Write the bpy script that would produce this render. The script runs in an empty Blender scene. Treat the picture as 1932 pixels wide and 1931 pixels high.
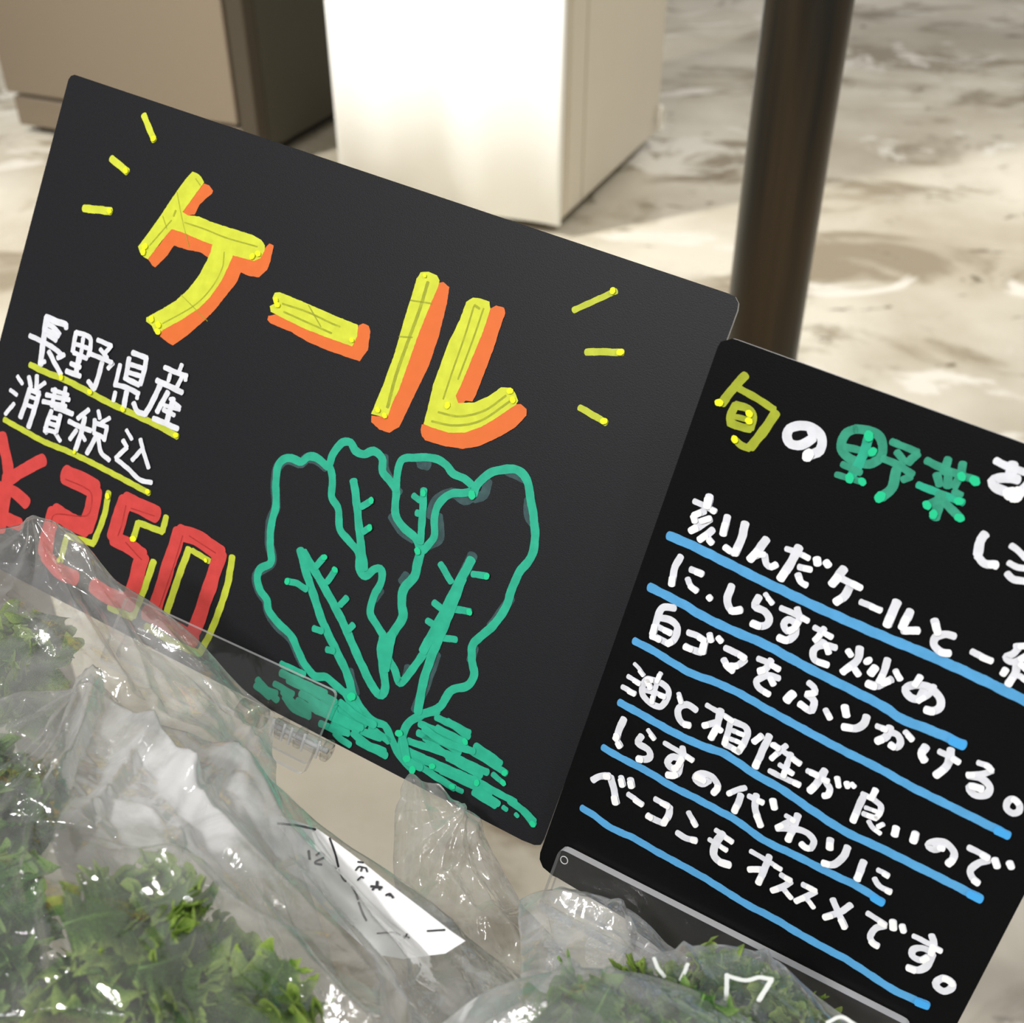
import bpy, math, random
import numpy as np
from mathutils import Vector, Matrix
from mathutils.geometry import tessellate_polygon

# ------------------------------------------------------------------ camera
SC = bpy.context.scene
COL = SC.collection
FPX, CX, CY = 2200.0, 966.0, 965.5
PITCH = math.radians(35.946)
CAM = np.array([0.0, 0.0, 1.10])
FW = np.array([0.0, math.cos(PITCH), -math.sin(PITCH)])
UP = np.array([0.0, math.sin(PITCH), math.cos(PITCH)])
RT = np.array([1.0, 0.0, 0.0])

cd = bpy.data.cameras.new('camera')
cam = bpy.data.objects.new('camera', cd)
COL.objects.link(cam)
cam.location = CAM
cam.rotation_euler = (math.radians(90) - PITCH, 0, 0)
cd.sensor_width = 36.0
cd.lens = FPX / 1932.0 * 36.0
cd.clip_start = 0.01
cd.dof.use_dof = True
cd.dof.focus_distance = 0.335
cd.dof.aperture_fstop = 20.0
SC.camera = cam

# ------------------------------------------------------------------ world, lights, exposure
SC.view_settings.view_transform = 'Standard'
SC.view_settings.look = 'None'
SC.view_settings.gamma = 1.0
SC.view_settings.exposure = 0.0
SC.view_settings.use_curve_mapping = False
SC.cycles.transparent_max_bounces = 40
SC.cycles.max_bounces = 12
SC.cycles.caustics_reflective = False
SC.cycles.caustics_refractive = False

world = bpy.data.worlds.new('shop_interior')
SC.world = world
world.use_nodes = True
world.node_tree.nodes['Background'].inputs[0].default_value = (1.0, 0.97, 0.94, 1)
world.node_tree.nodes['Background'].inputs[1].default_value = 0.36


def lamp(name, loc, size, power, target, color=(1.0, 0.985, 0.965), spread=180):
    l = bpy.data.lights.new(name, 'AREA')
    l.shape = 'DISK'
    l.size = size
    l.energy = power
    l.color = color
    l.spread = math.radians(spread)
    o = bpy.data.objects.new(name, l)
    COL.objects.link(o)
    o.location = loc
    d = Vector(target) - Vector(loc)
    o.rotation_euler = d.to_track_quat('-Z', 'Y').to_euler()
    return o


lamp('unseen_ceiling_lamp', (-0.9, -0.9, 2.6), 0.24, 33, (0.0, 0.25, 0.85))
lamp('unseen_ceiling_lamp', (0.75, -0.6, 2.7), 0.18, 8, (0.0, 0.25, 0.85))
lamp('unseen_ceiling_lamp', (-2.5, 1.3, 2.6), 0.25, 34, (0.0, 2.8, 0.05), spread=76)
lamp('unseen_ceiling_lamp', (1.7, 2.4, 2.7), 0.5, 26, (1.6, 2.9, 0.0), spread=110)
lamp('unseen_ceiling_lamp', (-2.4, 3.4, 2.7), 0.4, 12, (-2.0, 3.7, 0.0), spread=100)
for lx, ly in ((-1.6, 0.3), (-0.3, -1.5), (0.9, -0.2), (1.5, -0.9), (-1.7, -1.2)):  # small unseen lamps added for more sparkles on the film
    lamp('unseen_ceiling_lamp', (lx, ly, 2.7), 0.10, 1.8, (lx * 0.4, ly * 0.4, 0.0))


def ray(px, py):
    return FW + (px - CX) / FPX * RT - (py - CY) / FPX * UP


def at(px, py, d):
    return CAM + ray(px, py) * d


def at_floor(px, py):
    r = ray(px, py)
    return CAM + r * (-CAM[2] / r[2])


# ------------------------------------------------------------------ materials
MATS = {}


def mat(name):
    m = bpy.data.materials.new(name)
    m.use_nodes = True
    MATS[name] = m
    nt = m.node_tree
    return m, nt, nt.nodes['Principled BSDF']


def srgb(r, g, b):
    def f(c):
        c /= 255.0
        return c / 12.92 if c <= 0.04045 else ((c + 0.055) / 1.055) ** 2.4
    return (f(r), f(g), f(b), 1)


def simple(name, rgb, rough=0.5, metal=0.0, nscale=40, namp=0.06, bump=0.0, bscale=200, spec=0.5):
    """principled colour with a fine noise in it"""
    m, nt, p = mat(name)
    tc = nt.nodes.new('ShaderNodeTexCoord')
    n = nt.nodes.new('ShaderNodeTexNoise')
    n.inputs['Scale'].default_value = nscale
    n.inputs['Detail'].default_value = 5
    nt.links.new(tc.outputs['Object'], n.inputs['Vector'])
    mx = nt.nodes.new('ShaderNodeMix')
    mx.data_type = 'RGBA'
    mx.inputs[6].default_value = tuple(c * (1 - namp) for c in rgb[:3]) + (1,)
    mx.inputs[7].default_value = tuple(min(1, c * (1 + namp)) for c in rgb[:3]) + (1,)
    nt.links.new(n.outputs['Fac'], mx.inputs[0])
    nt.links.new(mx.outputs[2], p.inputs['Base Color'])
    p.inputs['Roughness'].default_value = rough
    p.inputs['Metallic'].default_value = metal
    p.inputs['Specular IOR Level'].default_value = spec
    if bump:
        n2 = nt.nodes.new('ShaderNodeTexNoise')
        n2.inputs['Scale'].default_value = bscale
        n2.inputs['Detail'].default_value = 4
        nt.links.new(tc.outputs['Object'], n2.inputs['Vector'])
        b = nt.nodes.new('ShaderNodeBump')
        b.inputs['Strength'].default_value = bump
        b.inputs['Distance'].default_value = 0.0005
        nt.links.new(n2.outputs['Fac'], b.inputs['Height'])
        nt.links.new(b.outputs['Normal'], p.inputs['Normal'])
    return m


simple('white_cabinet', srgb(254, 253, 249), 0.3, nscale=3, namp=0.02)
simple('cabinet_shaded_side', srgb(196, 187, 168), 0.35, nscale=5, namp=0.05)  # white cabinet's side with its shade mixed into the colour
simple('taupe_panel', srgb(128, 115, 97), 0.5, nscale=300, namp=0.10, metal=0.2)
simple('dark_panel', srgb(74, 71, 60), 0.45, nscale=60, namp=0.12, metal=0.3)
simple('corner_metal', srgb(76, 68, 56), 0.4, metal=0.4)
simple('black_rubber', srgb(26, 24, 20), 0.7)
simple('board_black', srgb(22, 23, 27), 0.5, nscale=900, namp=0.22, bump=0.15, bscale=2500, spec=0.22)
simple('board_deep_black', srgb(11, 11, 12), 0.42, nscale=900, namp=0.2, bump=0.1, bscale=2500, spec=0.10)
simple('board_edge', srgb(185, 185, 185), 0.5, nscale=600, namp=0.5)
simple('paper', srgb(250, 250, 250), 0.6, nscale=200, namp=0.02)
simple('black_print', srgb(30, 30, 36), 0.6)
simple('white_print', srgb(245, 250, 245), 0.5)
simple('tray_wood', srgb(176, 166, 150), 0.6, nscale=30, namp=0.12)
simple('steel', srgb(226, 216, 192), 0.22, metal=0.7)
simple('caster_plastic', srgb(225, 220, 205), 0.3)


def pole_mat():
    m, nt, p = mat('dark_steel')
    p.inputs['Base Color'].default_value = srgb(70, 64, 54)
    p.inputs['Metallic'].default_value = 0.75
    p.inputs['Roughness'].default_value = 0.33
    tc = nt.nodes.new('ShaderNodeTexCoord')
    mp = nt.nodes.new('ShaderNodeMapping')
    mp.inputs['Scale'].default_value = (22, 22, 1.2)
    n = nt.nodes.new('ShaderNodeTexNoise')
    n.inputs['Scale'].default_value = 2.2
    n.inputs['Detail'].default_value = 3
    nt.links.new(tc.outputs['Object'], mp.inputs[0])
    nt.links.new(mp.outputs[0], n.inputs['Vector'])
    cr = nt.nodes.new('ShaderNodeValToRGB')  # grey and brown streaks paint the pole's reflections into its colour
    cr.color_ramp.elements[0].position = 0.36
    cr.color_ramp.elements[0].color = srgb(56, 57, 54)
    cr.color_ramp.elements[1].position = 0.62
    cr.color_ramp.elements[1].color = srgb(88, 76, 60)
    nt.links.new(n.outputs['Fac'], cr.inputs[0])
    nt.links.new(cr.outputs[0], p.inputs['Base Color'])


pole_mat()


def floor_mat():
    m, nt, p = mat('stained_concrete')
    N, L = nt.nodes, nt.links
    tc = N.new('ShaderNodeTexCoord')

    def noise(scale, detail, rot=0.0, sc=(1, 1, 1), dist=0.0, rough=0.55, off=(0, 0, 0)):
        mp = N.new('ShaderNodeMapping')
        mp.inputs['Rotation'].default_value = (0, 0, rot)
        mp.inputs['Scale'].default_value = sc
        mp.inputs['Location'].default_value = off
        L.new(tc.outputs['Object'], mp.inputs[0])
        n = N.new('ShaderNodeTexNoise')
        n.inputs['Scale'].default_value = scale
        n.inputs['Detail'].default_value = detail
        n.inputs['Distortion'].default_value = dist
        n.inputs['Roughness'].default_value = rough
        L.new(mp.outputs[0], n.inputs['Vector'])
        return n.outputs['Fac']

    def ramp(x, a, b, ca=(0, 0, 0, 1), cb=(1, 1, 1, 1)):
        r = N.new('ShaderNodeValToRGB')
        r.color_ramp.elements[0].position = a
        r.color_ramp.elements[0].color = ca
        r.color_ramp.elements[1].position = b
        r.color_ramp.elements[1].color = cb
        L.new(x, r.inputs[0])
        return r.outputs[0]

    def mix(f, a, b, mode='MIX'):
        x = N.new('ShaderNodeMix')
        x.data_type = 'RGBA'
        x.blend_type = mode
        for s, v in ((0, f), (6, a), (7, b)):
            if isinstance(v, (float, int)):
                x.inputs[s].default_value = v
            elif isinstance(v, tuple):
                x.inputs[s].default_value = v
            else:
                L.new(v, x.inputs[s])
        return x.outputs[2]

    base = ramp(noise(1.6, 6, off=(3, 1, 0)), 0.38, 0.62, srgb(172, 162, 141), srgb(206, 199, 181))
    st = ramp(noise(2.1, 10, 0.5, (1, 1.5, 1), 0.7, 0.60, (1.3, 0.2, 0)), 0.52, 0.60)
    c = mix(st, base, srgb(142, 130, 108))
    sp = ramp(noise(7.5, 6, 0.3, (1, 1.6, 1), 0.4, 0.6, (5, 2, 0)), 0.63, 0.68)
    c = mix(sp, c, srgb(114, 102, 82))
    vein = ramp(noise(1.9, 8, -0.4, (1, 1.3, 1), 1.6, 0.6, (9, 4, 0)), 0.57, 0.62)
    c = mix(vein, c, srgb(216, 210, 196))
    L.new(c, p.inputs['Base Color'])
    L.new(ramp(noise(4, 4), 0.3, 0.7, (0.22, 0.22, 0.22, 1), (0.4, 0.4, 0.4, 1)), p.inputs['Roughness'])
    p.inputs['Specular IOR Level'].default_value = 0.4


floor_mat()


def ink(name, rgb, alpha, var=0.12, rough=0.55):
    m, nt, p = mat(name)
    N, L = nt.nodes, nt.links
    tc = N.new('ShaderNodeTexCoord')
    n = N.new('ShaderNodeTexNoise')
    n.inputs['Scale'].default_value = 260
    n.inputs['Detail'].default_value = 3
    L.new(tc.outputs['Object'], n.inputs['Vector'])
    mr = N.new('ShaderNodeMapRange')
    mr.inputs['From Min'].default_value = 0.3
    mr.inputs['From Max'].default_value = 0.7
    mr.inputs['To Min'].default_value = max(0, alpha - var)
    mr.inputs['To Max'].default_value = min(1, alpha + var)
    L.new(n.outputs['Fac'], mr.inputs['Value'])
    L.new(mr.outputs['Result'], p.inputs['Alpha'])
    p.inputs['Base Color'].default_value = rgb
    p.inputs['Roughness'].default_value = rough
    p.inputs['Specular IOR Level'].default_value = 0.25
    return m


ink('ink_white', srgb(246, 248, 255), 0.84, 0.06)
ink('ink_white_dense', srgb(255, 255, 255), 1.0, 0.0)
ink('ink_yellow', srgb(220, 228, 66), 0.93, 0.07)
ink('ink_lime', srgb(204, 214, 66), 0.88, 0.08)
ink('ink_lime_thin', srgb(186, 196, 58), 0.78, 0.08)
ink('ink_yellow_dense', srgb(246, 248, 34), 1.0, 0.0)
ink('ink_yellow_seam', srgb(168, 174, 58), 0.55, 0.25)
ink('ink_orange', srgb(232, 116, 54), 0.97, 0.03)
ink('ink_teal', srgb(48, 188, 152), 0.86, 0.09)
ink('ink_teal_thin', srgb(66, 180, 146), 0.70, 0.1)
ink('ink_teal_faint', srgb(92, 130, 132), 0.38, 0.1)
ink('ink_teal_dense', srgb(30, 206, 146), 1.0, 0.0)
ink('ink_red', srgb(214, 72, 68), 0.93, 0.07)
ink('ink_red_seam', srgb(170, 50, 48), 0.45, 0.3)
ink('ink_blue', srgb(92, 172, 228), 0.93, 0.06)
ink('ink_blue_dense', srgb(72, 172, 240), 1.0, 0.0)
INKS = {'w': 'ink_white', 'W': 'ink_white_dense', 'y': 'ink_yellow', 'l': 'ink_lime', 'L': 'ink_lime_thin',
        'Y': 'ink_yellow_dense', 's': 'ink_yellow_seam', 'o': 'ink_orange', 't': 'ink_teal', 'u': 'ink_teal_thin',
        'f': 'ink_teal_faint', 'T': 'ink_teal_dense', 'r': 'ink_red', 'R': 'ink_red_seam', 'b': 'ink_blue',
        'B': 'ink_blue_dense', 'k': 'black_print', 'p': 'white_print'}


def film(name, haze=0.12, tint=(0.95, 0.96, 0.95), hazecol=(0.95, 0.95, 0.96), refl=0.11, rough=0.10, bump=0.22, bscale=110):
    m = bpy.data.materials.new(name)
    m.use_nodes = True
    MATS[name] = m
    nt = m.node_tree
    N, L = nt.nodes, nt.links
    N.remove(N['Principled BSDF'])
    out = N['Material Output']
    tr = N.new('ShaderNodeBsdfTransparent')
    tr.inputs[0].default_value = tint + (1,)
    df = N.new('ShaderNodeBsdfDiffuse')
    df.inputs[0].default_value = hazecol + (1,)
    tl = N.new('ShaderNodeBsdfTranslucent')
    tl.inputs[0].default_value = hazecol + (1,)
    dm = N.new('ShaderNodeMixShader')
    dm.inputs[0].default_value = 0.4
    L.new(df.outputs[0], dm.inputs[1])
    L.new(tl.outputs[0], dm.inputs[2])
    m1 = N.new('ShaderNodeMixShader')
    L.new(tr.outputs[0], m1.inputs[1])
    L.new(dm.outputs[0], m1.inputs[2])
    gl = N.new('ShaderNodeBsdfGlossy')
    gl.inputs['Roughness'].default_value = rough
    gl.inputs['Color'].default_value = (1, 1, 1, 1)
    lw = N.new('ShaderNodeLayerWeight')
    lw.inputs['Blend'].default_value = 0.5
    pw = N.new('ShaderNodeMath'); pw.operation = 'POWER'
    pw.inputs[1].default_value = 3.0
    L.new(lw.outputs['Facing'], pw.inputs[0])
    ml = N.new('ShaderNodeMath'); ml.operation = 'MULTIPLY_ADD'
    ml.inputs[1].default_value = 0.65
    ml.inputs[2].default_value = refl
    L.new(pw.outputs[0], ml.inputs[0])
    # haze: the film is milkier in random patches, edge on, and where haze is painted
    tc = N.new('ShaderNodeTexCoord')
    nz = N.new('ShaderNodeTexNoise')
    nz.inputs['Scale'].default_value = 45
    nz.inputs['Detail'].default_value = 6
    nz.inputs['Distortion'].default_value = 1.5
    L.new(tc.outputs['Object'], nz.inputs['Vector'])
    mr = N.new('ShaderNodeMapRange')
    mr.inputs['From Min'].default_value = 0.35
    mr.inputs['From Max'].default_value = 0.7
    mr.inputs['To Min'].default_value = haze * 0.45
    mr.inputs['To Max'].default_value = haze * 1.7
    L.new(nz.outputs['Fac'], mr.inputs['Value'])
    ad = N.new('ShaderNodeMath'); ad.operation = 'MULTIPLY_ADD'
    ad.inputs[1].default_value = 0.35
    L.new(pw.outputs[0], ad.inputs[0])
    L.new(mr.outputs[0], ad.inputs[2])
    mk = N.new('ShaderNodeAttribute')
    mk.attribute_name = 'painted_haze'
    mm = N.new('ShaderNodeMath'); mm.operation = 'MULTIPLY'; mm.use_clamp = True
    L.new(ad.outputs[0], mm.inputs[0]); L.new(mk.outputs['Fac'], mm.inputs[1])
    L.new(mm.outputs[0], m1.inputs[0])
    m2 = N.new('ShaderNodeMixShader')
    L.new(ml.outputs[0], m2.inputs[0])
    L.new(m1.outputs[0], m2.inputs[1])
    L.new(gl.outputs[0], m2.inputs[2])
    n2 = N.new('ShaderNodeTexNoise')
    n2.inputs['Scale'].default_value = bscale
    n2.inputs['Detail'].default_value = 3
    n2.inputs['Distortion'].default_value = 2.0
    L.new(tc.outputs['Object'], n2.inputs['Vector'])
    bp = N.new('ShaderNodeBump')
    bp.inputs['Strength'].default_value = bump
    bp.inputs['Distance'].default_value = 0.0015
    L.new(n2.outputs['Fac'], bp.inputs['Height'])
    L.new(bp.outputs[0], gl.inputs['Normal'])
    L.new(bp.outputs[0], df.inputs['Normal'])
    L.new(m2.outputs[0], out.inputs[0])
    return m


film('bag_film', 0.12)
film('bag_film_glare_haze', 0.24, hazecol=(1.0, 1.0, 1.0), refl=0.14)  # stronger white haze stands in for lamp glare on the film
film('bag_film_clear', 0.06)


def acrylic():
    m, nt, p = mat('clear_acrylic')
    N, L = nt.nodes, nt.links
    tr = N.new('ShaderNodeBsdfTransparent')
    tr.inputs[0].default_value = (0.975, 0.98, 0.985, 1)
    gl = N.new('ShaderNodeBsdfGlossy')
    gl.inputs['Roughness'].default_value = 0.03
    df = N.new('ShaderNodeBsdfDiffuse')
    df.inputs[0].default_value = (0.9, 0.9, 0.92, 1)
    lw = N.new('ShaderNodeLayerWeight')
    lw.inputs['Blend'].default_value = 0.5
    pw = N.new('ShaderNodeMath'); pw.operation = 'POWER'
    pw.inputs[1].default_value = 3.0
    L.new(lw.outputs['Facing'], pw.inputs[0])
    ml = N.new('ShaderNodeMath'); ml.operation = 'MULTIPLY_ADD'
    ml.inputs[1].default_value = 0.7
    ml.inputs[2].default_value = 0.035
    L.new(pw.outputs[0], ml.inputs[0])
    a = N.new('ShaderNodeMixShader')
    a.inputs[0].default_value = 0.012
    L.new(tr.outputs[0], a.inputs[1]); L.new(df.outputs[0], a.inputs[2])
    b = N.new('ShaderNodeMixShader')
    L.new(ml.outputs[0], b.inputs[0])
    L.new(a.outputs[0], b.inputs[1]); L.new(gl.outputs[0], b.inputs[2])
    L.new(b.outputs[0], N['Material Output'].inputs[0])
    # polished sawn edges of the sheet: they pick up light and look frosted
    m, nt, p = mat('acrylic_edge')
    p.inputs['Base Color'].default_value = (0.95, 0.95, 0.97, 1)
    p.inputs['Roughness'].default_value = 0.2
    p.inputs['Alpha'].default_value = 0.62


acrylic()


def kale_mat(name, dark, mid, light):
    m, nt, p = mat(name)
    N, L = nt.nodes, nt.links
    tc = N.new('ShaderNodeTexCoord')
    n = N.new('ShaderNodeTexNoise')
    n.inputs['Scale'].default_value = 90
    n.inputs['Detail'].default_value = 5
    L.new(tc.outputs['Object'], n.inputs['Vector'])
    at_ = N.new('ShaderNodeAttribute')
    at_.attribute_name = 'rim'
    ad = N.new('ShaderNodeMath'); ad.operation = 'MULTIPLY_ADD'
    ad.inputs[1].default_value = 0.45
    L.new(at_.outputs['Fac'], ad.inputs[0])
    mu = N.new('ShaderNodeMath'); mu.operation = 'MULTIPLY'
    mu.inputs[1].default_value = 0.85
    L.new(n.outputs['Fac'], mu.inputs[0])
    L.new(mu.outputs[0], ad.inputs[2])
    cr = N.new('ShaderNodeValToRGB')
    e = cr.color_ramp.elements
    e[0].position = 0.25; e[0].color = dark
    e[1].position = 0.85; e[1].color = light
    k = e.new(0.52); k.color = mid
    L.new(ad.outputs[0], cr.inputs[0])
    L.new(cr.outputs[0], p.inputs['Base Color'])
    p.inputs['Roughness'].default_value = 0.42
    tl = N.new('ShaderNodeBsdfTranslucent')
    L.new(cr.outputs[0], tl.inputs[0])
    mx = N.new('ShaderNodeMixShader')
    mx.inputs[0].default_value = 0.3
    L.new(p.outputs[0], mx.inputs[1]); L.new(tl.outputs[0], mx.inputs[2])
    L.new(mx.outputs[0], N['Material Output'].inputs[0])
    b = N.new('ShaderNodeBump')
    b.inputs['Strength'].default_value = 0.6
    b.inputs['Distance'].default_value = 0.0008
    n2 = N.new('ShaderNodeTexNoise')
    n2.inputs['Scale'].default_value = 420
    L.new(tc.outputs['Object'], n2.inputs['Vector'])
    L.new(n2.outputs['Fac'], b.inputs['Height'])
    L.new(b.outputs[0], p.inputs['Normal'])


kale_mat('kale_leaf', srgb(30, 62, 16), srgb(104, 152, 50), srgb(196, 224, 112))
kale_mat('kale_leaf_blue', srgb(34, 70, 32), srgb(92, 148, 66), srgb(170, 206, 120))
simple('kale_stem', srgb(104, 146, 64), 0.45, nscale=120, namp=0.15)

# ------------------------------------------------------------------ mesh helpers


def tag(o, label=None, cat=None, group=None, kind=None):
    if label: o['label'] = label
    if cat: o['category'] = cat
    if group: o['group'] = group
    if kind: o['kind'] = kind
    return o


def empty(name, loc=(0, 0, 0), M=None):
    o = bpy.data.objects.new(name, None)
    COL.objects.link(o)
    o.empty_display_size = 0.02
    if M is not None:
        o.matrix_world = M
    else:
        o.location = loc
    return o


def link(name, me, parent=None, M=None):
    o = bpy.data.objects.new(name, me)
    COL.objects.link(o)
    if M is not None:
        o.matrix_world = M
    if parent is not None:
        o.parent = parent
    return o


class MB:
    """collects polygons, then links them as one mesh object"""

    def __init__(s):
        s.v, s.f, s.mi, s.names = [], [], [], []

    def slot(s, m):
        if m not in s.names:
            s.names.append(m)
        return s.names.index(m)

    def add(s, vs, fs, m):
        b = len(s.v)
        k = s.slot(m)
        s.v += [tuple(map(float, p)) for p in vs]
        for f in fs:
            s.f.append(tuple(b + i for i in f))
            s.mi.append(k)

    def box(s, lo, hi, m):
        x0, y0, z0 = lo
        x1, y1, z1 = hi
        s.add([(x0, y0, z0), (x1, y0, z0), (x1, y1, z0), (x0, y1, z0), (x0, y0, z1), (x1, y0, z1), (x1, y1, z1), (x0, y1, z1)],
              [(0, 3, 2, 1), (4, 5, 6, 7), (0, 1, 5, 4), (1, 2, 6, 5), (2, 3, 7, 6), (3, 0, 4, 7)], m)

    def prism(s, pts, z0, z1, m, edge=None):
        """flat outline extruded along local z"""
        n = len(pts)
        tris = tessellate_polygon([[Vector((p[0], p[1], 0)) for p in pts]])
        b = [(p[0], p[1], z0) for p in pts]
        t = [(p[0], p[1], z1) for p in pts]
        s.add(t, tris, m)
        s.add(b, [tuple(reversed(q)) for q in tris], m)
        s.add(b + t, [(i, (i + 1) % n, n + (i + 1) % n, n + i) for i in range(n)], edge or m)

    def tube(s, path, r, m, seg=16, cap=True):
        P = [Vector(p) for p in path]
        rings = []
        a = None
        for i, p in enumerate(P):
            d = (P[min(i + 1, len(P) - 1)] - P[max(i - 1, 0)]).normalized()
            if a is None:
                a = d.orthogonal().normalized()
            a = (a - d * a.dot(d)).normalized()
            b = d.cross(a)
            rr = r[i] if isinstance(r, (list, tuple)) else r
            rings += [p + (a * math.cos(2 * math.pi * k / seg) + b * math.sin(2 * math.pi * k / seg)) * rr for k in range(seg)]
        f = []
        for i in range(len(P) - 1):
            for k in range(seg):
                f.append((i * seg + k, i * seg + (k + 1) % seg, (i + 1) * seg + (k + 1) % seg, (i + 1) * seg + k))
        if cap:
            f.append(tuple(reversed(range(seg))))
            f.append(tuple((len(P) - 1) * seg + k for k in range(seg)))
        s.add(rings, f, m)

    def build(s, name, parent=None, M=None, smooth=False, bevel=0.0, seg=2):
        me = bpy.data.meshes.new(name)
        me.from_pydata(s.v, [], s.f)
        for n in s.names:
            me.materials.append(MATS[n])
        me.polygons.foreach_set('material_index', s.mi)
        if smooth:
            me.polygons.foreach_set('use_smooth', [True] * len(s.f))
        me.update()
        o = link(name, me, parent, M)
        if bevel:
            b = o.modifiers.new('bevel', 'BEVEL')
            b.width = bevel
            b.segments = seg
            b.limit_method = 'ANGLE'
        if smooth:
            try:
                md = o.modifiers.new('wn', 'WEIGHTED_NORMAL')
            except Exception:
                pass
        return o


def grid_mesh(name, P, m, parent=None, attr=None, wrap=False):
    """P: rows x cols x 3 array"""
    r, c = P.shape[:2]
    idx = np.arange(r * c).reshape(r, c)
    q = np.stack([idx[:-1, :-1], idx[:-1, 1:], idx[1:, 1:], idx[1:, :-1]], -1).reshape(-1, 4)
    me = bpy.data.meshes.new(name)
    me.vertices.add(r * c)
    me.vertices.foreach_set('co', P.reshape(-1).astype(np.float32))
    me.loops.add(q.size)
    me.loops.foreach_set('vertex_index', q.reshape(-1).astype(np.int32))
    me.polygons.add(len(q))
    me.polygons.foreach_set('loop_start', (np.arange(len(q)) * 4).astype(np.int32))
    me.polygons.foreach_set('use_smooth', np.ones(len(q), bool))
    me.update(calc_edges=True)
    if attr is not None:
        a = me.attributes.new(attr[0], 'FLOAT', 'POINT')
        a.data.foreach_set('value', attr[1].reshape(-1).astype(np.float32))
    me.materials.append(MATS[m])
    return link(name, me, parent)


# ------------------------------------------------------------------ the shop behind: floor, cabinets, pole
b = MB()
b.add([(-6, -3, 0), (6, -3, 0), (6, 9, 0), (-6, 9, 0)], [(0, 1, 2, 3)], 'stained_concrete')
o = b.build('floor'); tag(o, kind='structure')


def frame_at(p, ang):
    """local x runs along ang, local y to its left, z up"""
    c, s = math.cos(ang), math.sin(ang)
    return Matrix(((c, -s, 0, p[0]), (s, c, 0, p[1]), (0, 0, 1, 0), (0, 0, 0, 1)))


# white cabinet: its corner nearest the pole is at local (0,0), the right side runs along x, the front along y
wp = at_floor(1062, 449)
M = frame_at(wp, math.radians(65.96))
cab = empty('cabinet', M=M)
tag(cab, 'tall glossy white cabinet standing on the concrete floor behind the black boards', 'cabinet')
SIDE, FRONT, HT = 0.74, 0.60, 1.0
b = MB(); b.box((0.008, 0.008, 0.034), (SIDE, FRONT, HT), 'cabinet_shaded_side')
b.build('body', cab, bevel=0.012, seg=3)
# slightly bowed front panel, so that it catches the lamps in soft vertical bands
n = 60
P = np.zeros((2, n, 3))
ys = np.linspace(0.004, FRONT - 0.004, n)
for i, z in enumerate((0.034, HT)):
    w = 0.0095 * np.sin(ys * 24 + 0.6) + 0.0016 * np.sin(ys * 50)
    P[i] = np.stack([-0.006 + w * np.sin(np.pi * ys / FRONT), ys, np.full(n, z)], -1)
o = grid_mesh('front_panel', P, 'white_cabinet', cab)
s = o.modifiers.new('thick', 'SOLIDIFY'); s.thickness = 0.01; s.offset = -1
for x0, x1 in ((0.03, 0.12), (0.128, 0.66)):
    b = MB(); b.box((x0, 0.002, 0.05), (x1, 0.010, HT - 0.03), 'cabinet_shaded_side')
    b.build('side_panel', cab, bevel=0.002)
b = MB(); b.box((0.05, 0.06, 0.0), (SIDE - 0.05, FRONT - 0.05, 0.036), 'black_rubber')
b.build('plinth', cab)
b = MB()
b.tube([(SIDE - 0.05 + 0.018 * math.cos(a), -0.012, 0.085 + 0.032 * math.sin(a)) for a in np.linspace(0, 2 * math.pi, 25)], 0.0035, 'caster_plastic', 8, False)
b.tube([(SIDE - 0.05, 0.0, 0.117), (SIDE - 0.05, -0.014, 0.117)], 0.006, 'caster_plastic', 10)
b.build('ring_pull', cab, smooth=True)

# taupe steel bin
tp = at_floor(496, 322)
M = frame_at(tp, math.radians(67.0))
binr = empty('bin', M=M)
tag(binr, 'square taupe metal bin with a dark side, left of the white cabinet', 'bin')
BS, BF, BH = 0.62, 0.84, 0.9
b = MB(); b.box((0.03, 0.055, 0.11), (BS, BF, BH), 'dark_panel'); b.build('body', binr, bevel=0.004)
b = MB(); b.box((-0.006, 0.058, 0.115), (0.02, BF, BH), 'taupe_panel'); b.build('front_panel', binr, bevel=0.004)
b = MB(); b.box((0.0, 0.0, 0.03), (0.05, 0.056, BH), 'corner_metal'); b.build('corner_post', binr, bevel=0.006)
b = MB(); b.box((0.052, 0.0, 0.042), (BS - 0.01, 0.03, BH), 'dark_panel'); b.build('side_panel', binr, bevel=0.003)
b = MB(); b.box((0.002, 0.05, 0.02), (BS, BF - 0.012, 0.104), 'taupe_panel'); b.build('plinth', binr, bevel=0.006)
b = MB(); b.box((0.04, 0.05, 0.0), (BS - 0.04, BF - 0.05, 0.04), 'black_rubber'); b.build('foot', binr)

# steel pole
px, py = (1526 - 966) / 2200 * 0.703, 0.75
b = MB(); b.tube([(0, 0, 0.008), (0, 0, 2.2)], 0.0268, 'dark_steel', 64)
pole = empty('pole', (px, py, 0))
tag(pole, 'round dark steel pole standing behind the two boards', 'pole')
b.build('tube', pole, smooth=True)
b = MB(); b.tube([(0, 0, 0), (0, 0, 0.008)], 0.055, 'dark_steel', 48); b.build('base_plate', pole)

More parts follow.
